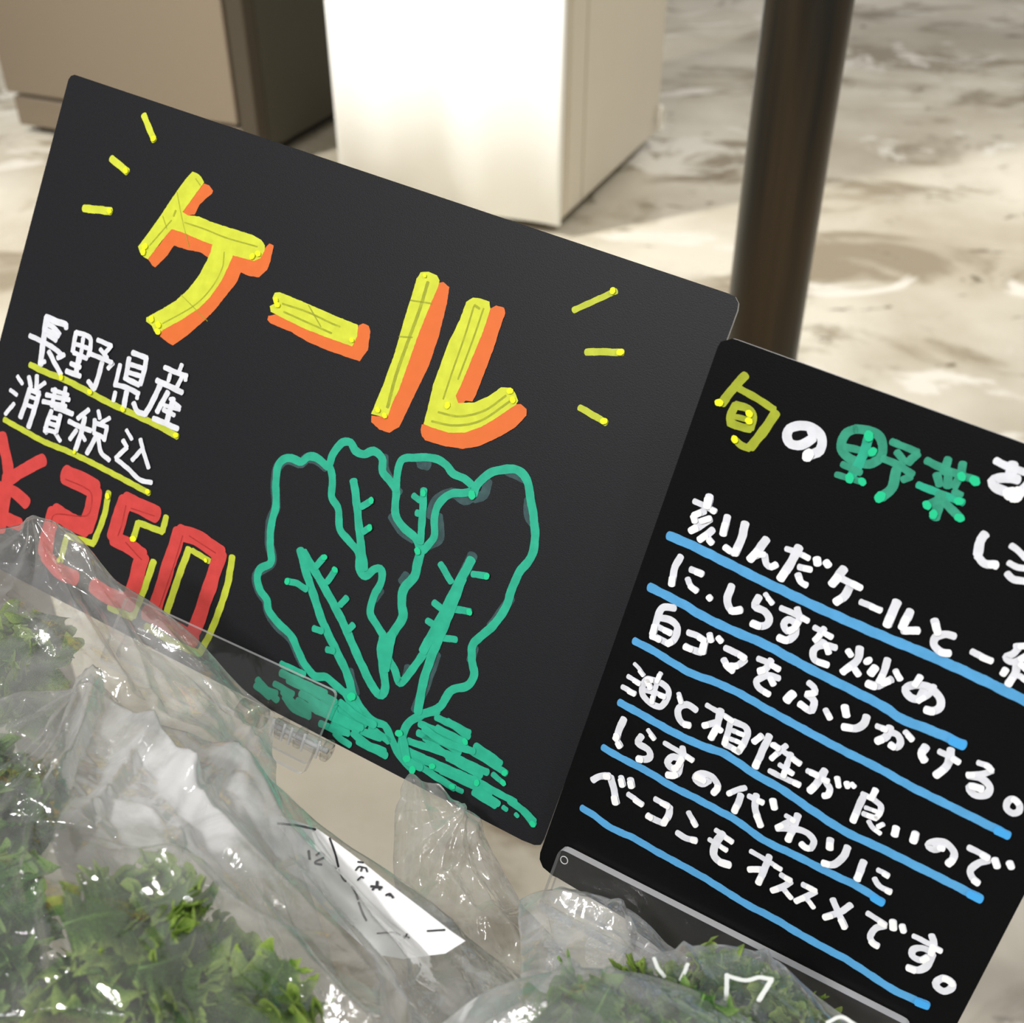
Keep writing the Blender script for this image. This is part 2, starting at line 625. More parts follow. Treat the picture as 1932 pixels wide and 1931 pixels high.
# display table under the bags; unseen left wing added to shade the floor
TZ = 0.795
tb = empty('display_table', (0, 0, 0))
tag(tb, 'pale wooden display table under the bags of kale, with an unseen left wing added for shade', 'table')
b = MB(); b.prism([(-0.95, -0.30), (0.11, -0.30), (0.11, 0.165), (-0.235, 0.165), (-0.235, 0.50), (-0.95, 0.50)], TZ - 0.02, TZ, 'tray_wood'); b.build('table_top', tb, bevel=0.003)
for sx, sy in ((-0.92, -0.27), (0.08, -0.27), (0.08, 0.135), (-0.265, 0.47), (-0.92, 0.47)):
    if 1:
        b = MB(); b.box((sx - 0.015, sy - 0.015, 0), (sx + 0.015, sy + 0.015, TZ - 0.02), 'tray_wood'); b.build('leg', tb)

# ------------------------------------------------------------------ the two boards


class Plane:
    def __init__(s, d1, d2, nrm, origin):
        s.n = np.array(nrm, float); s.n = s.n / np.linalg.norm(s.n)
        s.o = np.array(origin)
        u = -np.array(d1, float); u = u - s.n * (u @ s.n); s.u = u / np.linalg.norm(u)      # along the board's top edge, to the right
        s.v = np.cross(s.n, s.u)                                                   # up the board
        if s.v @ np.array(d2) > 0:
            s.v = -s.v; 
        s.M = Matrix([[s.u[i], s.v[i], s.n[i], s.o[i]] for i in range(3)] + [[0, 0, 0, 1]])

    def pt(s, px, py):
        r = ray(px, py)
        t = ((s.o - CAM) @ s.n) / (r @ s.n)
        q = CAM + r * t - s.o
        return np.array([q @ s.u, q @ s.v]), t


def scaled(anchor, d):
    return at(anchor[0], anchor[1], d)


PL = Plane((-0.87518, 0.47007, 0.11442), (-0.32315, -0.42076, -0.84767), (-0.35034, -0.77889, 0.52018), scaled((640, 850), 0.36))
PR = Plane((-0.83380, 0.54628, 0.07977), (-0.29774, -0.29410, -0.90822), (-0.47273, -0.78111, 0.40791), scaled((1500, 1300), 0.2935))


def board(name, pl, px, th, face, label):
    root = empty(name, M=pl.M)
    tag(root, label, 'sign')
    b = MB()
    b.prism([pl.pt(*p)[0] for p in px], -th, 0.0, face, 'board_edge')
    b.build('panel', root)
    return root


# corners of the panels, found on the board planes
left = board('price_board', PL,
             [(129, 150), (134, 143), (141, 141), (1375, 554), (1387, 560), (1393, 572), (1391, 586), (1027, 1583), (1020, 1595), (1008, 1595), (985, 1586), (-88, 1029), (-98, 1020), (-96, 1008)],
             0.0018, 'board_black', 'tilted charcoal board with yellow katakana title, price and kale drawing')
right = board('recipe_board', PR,
              [(1354, 655), (1360, 645), (1382, 639), (1392, 642), (2280, 963), (2300, 978), (2296, 990), (1745, 2050), (1735, 2062), (1715, 2058), (1052, 1657), (1043, 1653), (1024, 1637), (1018, 1622), (1019, 1610)],
              0.0018, 'board_deep_black', 'tilted black board with white handwriting underlined in blue')


def catmull(P, step):
    P = [np.array(p, float) for p in P]
    if len(P) == 2:
        n = max(2, int(np.linalg.norm(P[1] - P[0]) / step) + 1)
        return [P[0] + (P[1] - P[0]) * t for t in np.linspace(0, 1, n)]
    closed = np.linalg.norm(P[0] - P[-1]) < 1e-9
    out = []
    for i in range(len(P) - 1):
        p0 = P[i - 1] if i else (P[-2] if closed else 2 * P[0] - P[1])
        p3 = P[i + 2] if i + 2 < len(P) else (P[1] if closed else 2 * P[-1] - P[-2])
        p1, p2 = P[i], P[i + 1]
        n = max(2, int(np.linalg.norm(p2 - p1) / step))
        for t in np.linspace(0, 1, n, endpoint=False):
            out.append(0.5 * ((2 * p1) + (-p0 + p2) * t + (2 * p0 - 5 * p1 + 4 * p2 - p3) * t * t + (-p0 + 3 * p1 - 3 * p2 + p3) * t ** 3))
    out.append(P[-1])
    return out


RNG = random.Random(7)


def ribbon(mb, pts, w, z, m, taper=True):
    """flat brush stroke on the board (board units), blunt rounded ends, slightly uneven edges"""
    C = np.array(pts)
    n = len(C)
    if n < 2:
        return
    T = np.gradient(C, axis=0)
    T /= np.maximum(np.linalg.norm(T, axis=1, keepdims=True), 1e-12)
    Nn = np.stack([-T[:, 1], T[:, 0]], 1)
    ph = RNG.uniform(0, 6)
    hw = w / 2
    k = np.arange(n)
    j1 = hw * (1 + 0.05 * np.sin(k * 0.9 + ph) + np.array([RNG.uniform(-0.035, 0.035) for _ in k]))
    j2 = hw * (1 + 0.05 * np.sin(k * 0.7 + ph * 2) + np.array([RNG.uniform(-0.035, 0.035) for _ in k]))
    Lf = C + Nn * j1[:, None]
    Rg = C - Nn * j2[:, None]
    vs = []
    for i in range(n):
        vs.append((Lf[i, 0], Lf[i, 1], z)); vs.append((Rg[i, 0], Rg[i, 1], z))
    fs = [(2 * i, 2 * i + 1, 2 * i + 3, 2 * i + 2) for i in range(n - 1)]
    mb.add(vs, fs, m)
    for e, sgn in ((0, -1), (n - 1, 1)):
        fan = []
        for a in np.linspace(-math.pi / 2, math.pi / 2, 9):
            fan.append(C[e] + T[e] * sgn * math.cos(a) * hw * 0.62 + Nn[e] * math.sin(a) * (j1[e] if a > 0 else j2[e]))
        mb.add([(p[0], p[1], z) for p in fan], [tuple(range(9)) if sgn < 0 else tuple(reversed(range(9)))], m)


def blob(mb, c, r, z, m):
    n = 14
    p = [RNG.uniform(0, 6), RNG.uniform(0, 6)]
    vs = [(c[0] + r * (1 + 0.12 * math.sin(2 * a + p[0]) + 0.05 * math.sin(5 * a + p[1])) * math.cos(a),
           c[1] + r * (1 + 0.12 * math.sin(2 * a + p[0]) + 0.05 * math.sin(5 * a + p[1])) * math.sin(a), z)
          for a in np.linspace(0, 2 * math.pi, n, endpoint=False)]
    mb.add(vs, [tuple(range(n))], m)


def draw(pl, root, name, fr, text, label=None, z0=0.00006, ends=False, dz=0.00003, ws=1.0):
    """text: strokes 'ink width x y x y ...', blobs 'D ink r x y ...', outlines 'P ink x y ...' in the frame fr = (ox, oy, scale)"""
    ox, oy, s = fr
    mb = MB()
    k = 0
    for line in text.replace('\n', ';').split(';'):
        q = line.split()
        if not q:
            continue
        z = z0 + dz * (k % 22)
        k += 1
        if q[0] == 'P':
            v = list(map(float, q[2:]))
            pts = [pl.pt(ox + v[i] * s, oy + v[i + 1] * s)[0] for i in range(0, len(v), 2)]
            # rough the outline a little
            out = []
            for i in range(len(pts)):
                a, c = pts[i], pts[(i + 1) % len(pts)]
                L = np.linalg.norm(c - a)
                nn = max(1, int(L / 0.0008))
                for t in range(nn):
                    out.append(a + (c - a) * t / nn + np.array([RNG.uniform(-1, 1), RNG.uniform(-1, 1)]) * 0.00007)
            tris = tessellate_polygon([[Vector((p[0], p[1], 0)) for p in out]])
            mb.add([(p[0], p[1], z) for p in out], tris, INKS[q[1]])
        elif q[0] == 'D':
            v = list(map(float, q[2:]))
            r = v[0]
            for i in range(1, len(v), 2):
                c, t = pl.pt(ox + v[i] * s, oy + v[i + 1] * s)
                blob(mb, c, r * s * t / FPX, z0 + 0.00070 + 0.00001 * (i % 5), INKS[q[1]])
        else:
            w = float(q[1]) * ws
            v = list(map(float, q[2:]))
            src = [(ox + v[i] * s, oy + v[i + 1] * s) for i in range(0, len(v), 2)]
            c, t = pl.pt(*src[len(src) // 2])
            wm = w * s * t / FPX
            cen = catmull([pl.pt(*p)[0] for p in src], max(wm * 0.28, 0.00035))
            ribbon(mb, cen, wm, z, INKS[q[0]])
            if ends and q[0] in ('w', 'b'):
                # ink pools at the end of each stroke
                acc, j = 0.0, len(cen) - 1
                lim = wm * (RNG.uniform(0.5, 1.3) if q[0] == 'w' else 0.9)
                while j > 0 and acc < lim:
                    acc += np.linalg.norm(cen[j] - cen[j - 1]); j -= 1
                if len(cen) - j >= 2:
                    ribbon(mb, cen[j:], wm * 0.93, z0 + 0.00068 + 0.00001 * (k % 3), INKS['W' if q[0] == 'w' else 'B'])
    o = mb.build(name, root)
    o.parent = root
    if label:
        o['label'] = label
    return o


K = (200, 300, 400 / 1931)
draw(PL, left, 'title_character', K, '''
P o 895 222 940 240 978 290 965 320 905 365 855 415 810 505 770 510 735 530 690 500 690 470 800 330
P o 590 625 700 650 860 720 985 780 960 850 945 905 860 850 750 830 620 790 560 880 450 990 420 970 378 905 500 770
P o 1150 860 1350 915 1400 890 1460 800 1490 770 1530 790 1500 930 1470 1010 1395 1080 1300 1065 1230 1035 1190 1130 1100 1240 1000 1370 880 1490 740 1610 610 1700 560 1670 495 1620 500 1560 690 1450 840 1350 940 1250 1040 1110 1110 960
P y 790 115 830 130 870 165 895 215 790 360 700 485 750 515 850 525 950 570 1100 620 1330 690 1420 740 1450 790 1445 840 1410 905 1350 930 1160 880 1120 970 1050 1120 950 1260 850 1360 700 1460 520 1560 490 1600 440 1570 420 1520 370 1480 370 1445 500 1375 640 1290 750 1190 850 1060 920 930 955 850 970 780 860 740 700 670 600 640 500 760 385 915 345 895 310 850 295 800 400 660 510 500 650 290 740 170
s 12 820 180 860 240; s 14 600 560 400 790; s 14 720 580 900 640 1100 720 1380 800; s 12 1080 850 1060 1000 960 1180 800 1340 520 1500
s 9 650 300 700 560 760 800; s 8 520 520 560 640; s 8 690 1240 930 1480; s 16 640 470 620 520
D Y 30 365 800 350 850; D Y 28 1395 865 1342 890; D Y 30 425 1460 488 1512 482 1575
''', 'yellow katakana ke with orange shadow')
LL = (480, 480, 600 / 1932)
draw(PL, left, 'title_character', LL, '''
P o 85 375 130 365 300 440 470 505 590 545 618 490 635 430 660 420 695 435 705 470 690 580 640 650 580 630 460 590 320 530 220 470 100 420 80 400
P y 155 230 300 290 470 365 632 430 625 500 595 560 480 520 300 450 150 375 100 350 95 315 125 300 110 265 125 235
s 12 170 300 320 350 470 420 520 440; s 9 330 310 405 440; s 12 180 350 470 480
D Y 18 137 282 146 308; D Y 15 597 522
''', 'yellow long vowel bar with orange shadow')
draw(PL, left, 'title_character', LL, '''
P o 1100 175 1150 168 1185 200 1170 300 1120 500 1060 680 990 820 920 970 880 1050 820 1085 760 1065 710 1020 712 980 800 990 850 870 930 650 1045 330
P y 1010 110 1060 105 1110 130 1125 160 1115 200 1060 330 1000 480 940 650 880 820 840 900 805 1000 770 985 710 970 780 800 850 610 910 400 960 240 985 150
s 22 1055 170 1000 350 930 540 860 740 810 930; s 10 950 280 1080 300; s 10 880 500 960 505
D Y 17 755 945 797 980; D Y 12 1040 130
P o 1425 335 1470 312 1520 325 1527 360 1500 430 1460 560 1400 720 1350 850 1325 895 1285 890 1255 920 1225 905 1215 850 1250 790 1320 620 1370 500 1400 420
P o 1020 1035 1060 1035 1180 1072 1290 1075 1390 1035 1490 975 1590 912 1620 910 1655 940 1655 980 1590 1050 1500 1105 1370 1165 1270 1183 1150 1165 1040 1130 1020 1105 1012 1065
P y 1330 265 1380 270 1430 290 1435 330 1410 420 1380 500 1330 620 1260 790 1225 860 1240 905 1340 900 1430 860 1500 810 1560 810 1585 840 1605 890 1590 915 1480 990 1380 1050 1280 1085 1180 1085 1060 1045 1030 1030 1050 960 1090 790 1140 650 1185 530 1250 400 1290 290
s 12 1335 320 1280 500 1210 700 1150 880; s 12 1395 330 1330 520 1240 760; s 14 1120 960 1250 985 1400 950 1530 860; s 14 1080 1015 1220 1040 1380 1010 1560 890; s 16 1340 310 1370 330
D Y 20 1178 918 1558 832 1574 885
''', 'yellow katakana ru with orange shadow')
for fr, t in (((0, 120, 400 / 1931), 'y 62 1310 470 1405 700; D Y 27 1408 688'),
              ((0, 120, 400 / 1931), 'y 68 1015 865 1160 985; D Y 27 1155 978'),
              ((0, 120, 400 / 1931), 'y 72 765 1320 1010 1345; D Y 26 1008 1345'),
              ((1040, 480, 400 / 1931), 'l 58 205 510 590 335; D Y 30 565 335'),
              ((1040, 480, 400 / 1931), 'l 66 320 892 450 888 650 897; D Y 34 635 893'),
              ((1040, 480, 400 / 1931), 'l 62 260 1395 500 1535; D Y 33 485 1520')):
    draw(PL, left, 'ray_mark', fr, t)
V = (0, 560, 400 / 1931)
draw(PL, left, 'underline', V, 'l 60 275 620 420 690 600 760 830 880 1000 970 1240 1080 1450 1180 1615 1275; D Y 26 1612 1262 570 735 830 868 1130 1025')
draw(PL, left, 'underline', V, 'l 54 40 1120 200 1210 400 1320 620 1410 850 1520 1080 1640 1360 1790; D Y 24 1355 1775; D Y 18 690 1415')
draw(PL, left, 'origin_lettering', V, '''
w 62 425 190 410 300 385 480 370 620; w 62 420 185 500 220 600 255; w 50 605 250 605 290; w 50 440 250 500 290 545 345; w 48 440 345 515 400
w 48 275 355 360 395 480 460 580 540; w 42 370 610 415 590; w 50 450 500 500 600 560 710; w 48 590 530 530 560; w 50 420 300 540 360
w 48 700 325 820 370 830 460 810 540; w 48 700 325 680 430 670 500; w 44 765 380 750 500 730 600; w 42 690 430 820 475; w 46 680 510 800 565
w 56 725 560 705 690; w 48 655 610 740 645; w 52 615 680 740 725; w 45 900 395 1025 450; w 45 1025 450 955 530; w 42 925 480 990 560
w 45 830 520 930 560 1030 600; w 45 1030 605 985 655; w 54 930 600 900 720 860 840; w 50 860 845 805 770
w 52 1210 510 1340 560; w 52 1335 560 1320 660 1280 800; w 52 1180 560 1150 740; w 46 1200 620 1310 655; w 46 1170 690 1290 725; w 52 1140 740 1270 805
w 46 1100 620 1060 790; w 50 1050 800 1160 830 1270 885; w 40 1262 890 1255 930; w 44 1058 870 1040 950; w 56 1160 870 1135 1010
w 58 1475 790 1400 950 1330 1075; w 52 1330 1075 1260 1045 1225 970
w 44 1665 620 1635 700; w 50 1510 645 1610 690 1710 725; w 40 1700 720 1700 765; w 42 1560 710 1545 770; w 44 1665 740 1625 820; w 55 1440 765 1560 820 1670 875
w 54 1530 870 1430 1050; w 40 1550 930 1640 1010; w 58 1580 930 1520 1140; w 46 1490 1030 1590 1080; w 54 1400 1110 1500 1150 1620 1205; w 40 1500 990 1640 1030
''', 'white kanji row, top', ends=False)
draw(PL, left, 'tax_lettering', V, '''
w 40 160 725 205 795; w 40 95 850 155 895; w 42 130 975 50 1070; w 48 265 730 285 820; w 48 340 720 335 835; w 42 335 840 415 785
w 54 275 840 240 960 190 1100; w 50 280 850 365 880; w 54 360 885 315 1040 265 1190; w 38 285 915 345 935; w 40 260 990 320 1010
w 46 510 840 480 1000; w 46 605 830 575 1000; w 40 480 850 630 895; w 46 430 895 640 940; w 46 400 955 610 1000; w 52 510 1010 600 1040 670 1070
w 50 480 1040 440 1150 420 1230; w 50 560 1080 525 1230; w 42 470 1095 560 1120; w 44 450 1150 540 1180; w 44 420 1210 520 1235; w 42 500 1240 550 1315; w 40 410 1190 425 1245
w 48 810 1030 710 1110; w 48 630 1135 740 1190 830 1220; w 54 775 1100 740 1250 690 1395; w 46 700 1215 640 1300; w 40 745 1250 780 1310
w 42 900 1040 915 1110; w 42 1005 1105 930 1150; w 46 870 1120 862 1220; w 46 880 1150 985 1190; w 44 980 1200 955 1310; w 46 860 1240 960 1290; w 50 880 1280 800 1430; w 46 905 1300 930 1420 1005 1490
w 38 1160 1215 1210 1300; w 46 1130 1310 1165 1370; w 46 1165 1375 1065 1470; w 46 1070 1480 1180 1570 1280 1665 1390 1695; w 44 1290 1300 1320 1420 1365 1560; w 44 1300 1395 1215 1490
''', 'white kanji row, lower', ends=False)
Wf = (0, 800, 480 / 1931)
draw(PL, left, 'price_character', Wf, '''
r 101 10 90 50 260 70 400; r 101 330 275 200 340 60 430; r 109 60 400 35 600 0 800; r 98 -30 480 100 515 205 600; r 104 -40 690 150 760
''', 'red yen mark')
draw(PL, left, 'price_character', Wf, '''
l 52 825 520 790 700 712 905; l 50 712 910 510 850; l 52 510 850 460 1040
r 153 500 385 600 430 720 500; r 140 720 510 700 650 655 790; r 135 655 800 560 750 420 665; r 135 415 670 370 830 345 980; r 124 350 1000 460 1120 575 1170
R 10 500 420 640 480 700 540 680 680 600 700 420 690 390 800
D Y 22 825 548; D Y 18 455 1035
''', 'red figure two with yellow shadow')
draw(PL, left, 'price_character', Wf, '''
l 52 1262 705 1235 815; l 50 1235 820 1050 750; l 54 1050 750 1012 880; l 60 1168 1045 1090 1270 1010 1460; l 56 1005 1470 830 1390
r 130 955 580 1070 630 1190 690; r 135 955 580 905 740 865 860; r 124 870 865 980 930 1085 1000; r 132 1085 1010 1045 1150 990 1320; r 135 1000 1360 860 1320 715 1230
R 10 960 620 930 760 900 850; R 10 960 900 1050 1000 1080 1030; R 8 1000 640 1180 700
D Y 26 1020 872
''', 'red figure five with yellow shadow')
draw(PL, left, 'price_character', Wf, '''
l 60 1435 950 1360 1150 1265 1435; l 46 1460 962 1590 1042; l 58 1765 1010 1720 1250 1610 1560 1515 1745; l 56 1510 1745 1300 1650 1110 1535
r 122 1365 820 1290 1050 1180 1400; r 127 1365 820 1520 880 1675 985; r 122 1675 985 1590 1250 1475 1580; r 124 1480 1640 1300 1540 1110 1430
R 9 1390 850 1320 1080 1210 1400; R 9 1440 850 1640 980
D Y 16 1570 1035
''', 'red figure zero with yellow shadow')

G = (460, 800, 600 / 1931)
H = (460, 1200, 600 / 1932)
draw(PL, left, 'kale_drawing', G, '''
f 62 500 265 440 215 380 210 350 240 290 220 240 225 200 280 190 380 195 500 160 600 155 720 172 840 100 890 72 940 95 1015 135 1075 150 1145 210 1235 285 1300 330 1400 370 1470
f 60 850 200 860 290 900 360 940 420; f 60 900 560 950 640 1030 700; f 66 1120 250 1060 230 1090 250; f 66 1390 440 1340 460 1260 420 1170 470 1130 560; f 62 1480 350 1460 430 1400 450
f 64 1600 280 1720 340; f 60 1730 460 1730 560 1770 620; f 60 1180 560 1190 690 1120 740; f 62 830 1010 790 1060; f 60 960 960 990 920; f 70 1390 800 1290 1010; f 62 1170 1400 1100 1600 1040 1740; f 56 640 1500 680 1640; f 60 1620 1060 1560 1150 1500 1230; f 58 1400 1360 1380 1440; f 60 990 1530 1000 1480
''', 'faint grey teal undertone of the outline', z0=0.00002, dz=0.0)
draw(PL, left, 'kale_drawing', G, '''
t 50 510 260 440 205 390 200 350 230 290 210 240 215 205 270 195 370 195 500 170 600 160 720 165 840 100 880 82 940 100 1010 140 1070 155 1140 220 1220 290 1290 330 1380 370 1460 430 1530 500 1540 560 1590 620 1640
t 52 520 250 550 170 600 115 650 115 680 165 730 185 790 165 840 210 845 290 890 350 925 400 920 490 925 560 970 630 1040 690 1075 770
t 60 1075 770 1055 850 1040 920 970 1010 960 1090 968 1170 920 1250 870 1330
t 50 520 250 540 330 535 440 575 520 585 640 640 710 700 790 700 880 740 925 800 880 838 890 835 960 790 1050 770 1150 820 1240 860 1310 880 1420 920 1500 950 1575 1010 1510 1090 1400 1200 1240
t 50 925 400 935 300 960 220 1040 205 1160 210 1230 250 1270 300 1350 340 1400 395 1340 420 1260 425 1190 480 1160 560 1160 640 1150 700 1090 770
t 54 1395 430 1420 370 1480 310 1560 280 1660 280 1720 340 1740 440 1760 560 1770 680 1750 800 1670 910 1620 1030 1590 1120 1510 1230 1400 1330 1385 1420 1400 1520 1360 1590 1260 1620 1200 1710 1130 1750 1060 1765
t 56 345 765 380 900 420 1020 480 1200 560 1370 630 1520 665 1650; t 56 365 780 450 920 550 1100 620 1240 680 1380 750 1530 800 1620 838 1645 862 1600 850 1500 835 1370 850 1290
t 54 670 345 690 500 710 700 735 880; t 48 1095 400 1090 520 1075 720; t 60 1385 825 1290 1000 1200 1180 1090 1380
t 58 1330 940 1240 1180 1140 1420 1090 1580 1060 1750; t 64 900 1280 880 1380 860 1490
t 42 490 810 440 870; t 42 560 890 510 960; t 42 270 955 330 970 385 1005; t 42 630 1055 590 1100; t 42 670 1220 640 1250; t 42 430 1240 480 1260; t 42 510 1370 550 1378
t 42 780 465 720 505; t 42 770 630 730 655; t 40 1030 435 1070 465; t 42 1050 540 1090 550
t 44 1195 850 1230 910 1260 960; t 42 1480 925 1390 912; t 44 1155 1085 1200 1120; t 44 1375 1140 1280 1125; t 42 1115 1195 1165 1225; t 42 1290 1310 1215 1300; t 46 825 1385 860 1385
D T 26 1390 432; D T 22 1060 772; D T 28 660 1655; D T 20 1095 420 780 465 770 630 1480 925 1375 1142 495 810 560 885 270 955
''', 'green marker outline of a kale head')
draw(PL, left, 'kale_drawing', H, '''
t 50 680 380 720 450 790 520 855 545 890 610 930 700 990 780 1030 812; t 52 1080 480 1000 530 970 600 962 690; t 50 1180 455 1060 482; t 50 962 610 958 700 985 765; t 60 620 340 660 420 700 480
t 46 85 265 150 340 205 390; t 46 110 320 200 350; t 46 75 300 160 370; t 44 190 290 300 355; t 46 240 340 330 430 400 480; t 44 230 170 370 235; t 50 230 225 370 290 500 350; t 46 340 290 560 400; t 50 350 350 560 470; t 44 330 390 420 440 520 470; t 46 410 400 560 480 720 560
t 46 440 450 600 520 700 570; t 46 470 530 560 570 640 590; t 46 590 400 700 490 800 540; t 44 560 590 600 630 650 660; t 50 670 590 760 660 860 700; t 48 700 640 870 725; t 48 770 560 880 640; t 50 600 520 720 580 830 620; t 44 520 420 620 470 740 540
t 46 250 370 300 440 400 490; t 48 270 270 420 340 560 420; t 46 540 540 640 560
''', 'left half of the scribbled green ground')
draw(PL, left, 'kale_drawing', H, '''
t 46 1170 495 1280 550 1365 615; t 46 1070 535 1200 590 1350 670; t 48 1060 590 1200 640 1310 710; t 46 1000 640 1240 720 1480 830; t 48 1000 700 1200 790 1430 890; t 46 1040 770 1160 850 1280 925; t 44 1290 650 1450 740 1595 835; t 50 1410 670 1500 730 1560 775; t 36 1515 840 1580 895
t 44 1150 790 1330 880 1500 960; t 46 1400 870 1520 940 1650 1010; t 48 1400 950 1530 1030; t 34 1298 928 1330 945; t 44 1420 930 1550 1020; t 32 1578 1040 1600 1055; t 48 1620 1000 1700 1060 1765 1125; t 44 1700 1060 1765 1145; t 28 1655 1080 1668 1095; t 50 1000 760 1080 800; t 52 970 620 1000 760; t 48 1180 560 1340 640
t 46 1100 560 1220 640 1400 700; t 48 960 700 1100 760 1200 800; t 46 1240 740 1440 850; t 44 1100 620 1280 760; t 46 1200 820 1400 900; t 44 1240 520 1370 590
D T 24 995 745 1030 812 948 590; D T 20 1350 640 1590 830 1270 915 1420 890 1760 1140 1580 890 1150 790
''', 'right half of the scribbled green ground')

# recipe board
R1 = (1300, 660, 632 / 1932)
draw(PR, right, 'heading_character', R1, '''
L 54 325 148 250 230 190 310; L 42 290 225 390 280 490 345; L 58 500 365 430 470 355 562; L 42 350 570 300 550 262 515
L 50 270 320 240 380 245 430; L 48 270 320 340 340 370 390 355 455; L 48 355 455 300 445 245 425; L 34 260 385 350 405
D Y 24 178 305; D Y 22 352 368 350 410; D Y 22 268 516
''', 'lime kanji for season')
draw(PR, right, 'heading_character', R1, 'w 56 715 510 650 550 590 545 565 500 580 455 640 440 710 450 765 510 755 580 700 608; w 46 700 460 710 500 690 530; D W 36 690 608', 'white hiragana no')
draw(PR, right, 'heading_character', R1, '''
u 54 960 460 900 490 880 580 950 640 1040 660 1110 610 1110 520 1050 470 960 460; u 44 900 560 1060 600; t 56 1040 500 990 640 930 740; u 40 885 660 990 710; u 38 850 720 1010 765
D T 30 1040 497; D T 26 1062 588; D T 28 930 740; D T 24 1002 760
u 42 1170 530 1320 590; u 48 1320 600 1265 650; u 44 1200 590 1250 650; u 44 1120 628 1200 660 1290 720; u 44 1280 730 1235 750; u 58 1200 690 1170 800 1112 850; D T 33 1105 848
''', 'teal kanji for field')
draw(PR, right, 'heading_character', R1, '''
u 46 1370 640 1500 700 1660 755; u 48 1495 630 1470 710; u 46 1580 655 1568 735; u 48 1430 720 1445 780; u 48 1500 700 1490 790; u 46 1560 740 1530 790; t 44 1322 780 1450 830 1580 882; u 60 1455 830 1420 970; u 46 1440 865 1375 895; u 50 1470 875 1565 970; u 40 1530 815 1570 840
D T 26 1575 730 1560 872 1375 895 1412 948; D T 30 1650 755; D T 27 1562 968
''', 'teal kanji for greens')
draw(PR, right, 'heading_character', (1700, 840, 232 / 1493), 'w 95 1150 190 1250 240 1500 330; w 130 1360 230 1330 380; w 120 1420 420 1300 400 1180 400 1110 440 1150 510 1250 560 1400 600 1490 540 1560 460; D W 95 1350 590 1400 600', 'white hiragana a cut by the frame')
draw(PR, right, 'heading_character', (1700, 840, 232 / 1493), 'w 110 1020 1080 970 1150 930 1330; w 100 930 1350 1020 1440 1160 1450; w 80 1340 1220 1420 1280 1520 1380; w 80 1310 1430 1400 1480 1540 1500; w 90 1290 1560 1370 1630 1540 1660; D W 48 1150 1455 1110 1450', 'white hiragana of the second heading row')

R2 = (1240, 900, 360 / 1931)
X1 = (1540, 1020, 392 / 1931)
Z1 = (1160, 1120, 400 / 1931)
X3 = (1532, 1300, 400 / 1931)
Y1 = (1080, 1340, 400 / 1931)
Q = (1380, 1480, 400 / 1931)
X4 = (1532, 1531, 400 / 1931)


def conv(fr, text):
    """the same strokes written in source pixels"""
    ox, oy, s = fr
    out = []
    for line in text.replace('\n', ';').split(';'):
        q = line.split()
        if not q:
            continue
        h = 3 if q[0] == 'D' else 2
        v = list(map(float, q[h:]))
        head = q[:2] + ['%.2f' % (float(q[2]) * s)] if q[0] == 'D' else [q[0], '%.2f' % (float(q[1]) * s)]
        out.append(' '.join(head + ['%.1f' % ((ox if i % 2 == 0 else oy) + c * s) for i, c in enumerate(v)]))
    return ';'.join(out)


def row(parts, label):
    draw(PR, right, 'handwriting', (0, 0, 1), ';'.join(conv(f, t) for f, t in parts), label, ends=True, ws=1.1)


def line(w, pts, label=None):
    draw(PR, right, 'underline', (0, 0, 1), 'b %g %s' % (w * 1.13, ' '.join('%g %g' % p for p in pts)), label, ends=True)


row([(R2, '''
w 56 375 245 450 280 590 350; w 80 530 195 512 300; w 66 480 345 375 390; w 66 375 395 390 450; w 74 535 425 440 490 345 545; w 60 400 460 540 420; w 70 565 535 500 590 435 635; w 60 500 600 560 670
w 72 715 400 690 500 675 580; w 80 895 470 850 640 790 775; w 64 785 775 690 710
w 80 1110 630 1020 750 945 835; w 60 945 830 1040 785 1090 785; w 66 1090 790 1110 880 1160 910 1210 885
w 56 1310 725 1420 765 1540 822; w 84 1440 710 1350 880 1252 1030; w 62 1440 908 1560 938; w 64 1430 985 1460 1060 1515 1095; w 78 1620 825 1630 880; w 76 1715 858 1740 895
'''), (X1, '''
w 76 265 260 150 405; w 62 230 345 420 438; w 72 320 410 270 510 185 570; w 56 415 570 600 650; w 78 750 570 662 785; w 74 875 655 800 810; w 68 805 835 950 838
w 66 1100 740 1135 860; w 66 1285 888 1200 872 1110 900 1095 970 1160 1035 1240 1045; w 60 1450 1030 1540 1080 1630 1118
w 56 1850 985 1960 975; w 58 1880 1000 1830 1050 1765 1085 1830 1130 1960 1070; w 64 1870 1120 1850 1230 1785 1335; w 58 1765 1195 1735 1240; w 54 1885 1130 1960 1200; w 52 1890 1255 1970 1310
''')], 'first white handwritten row')
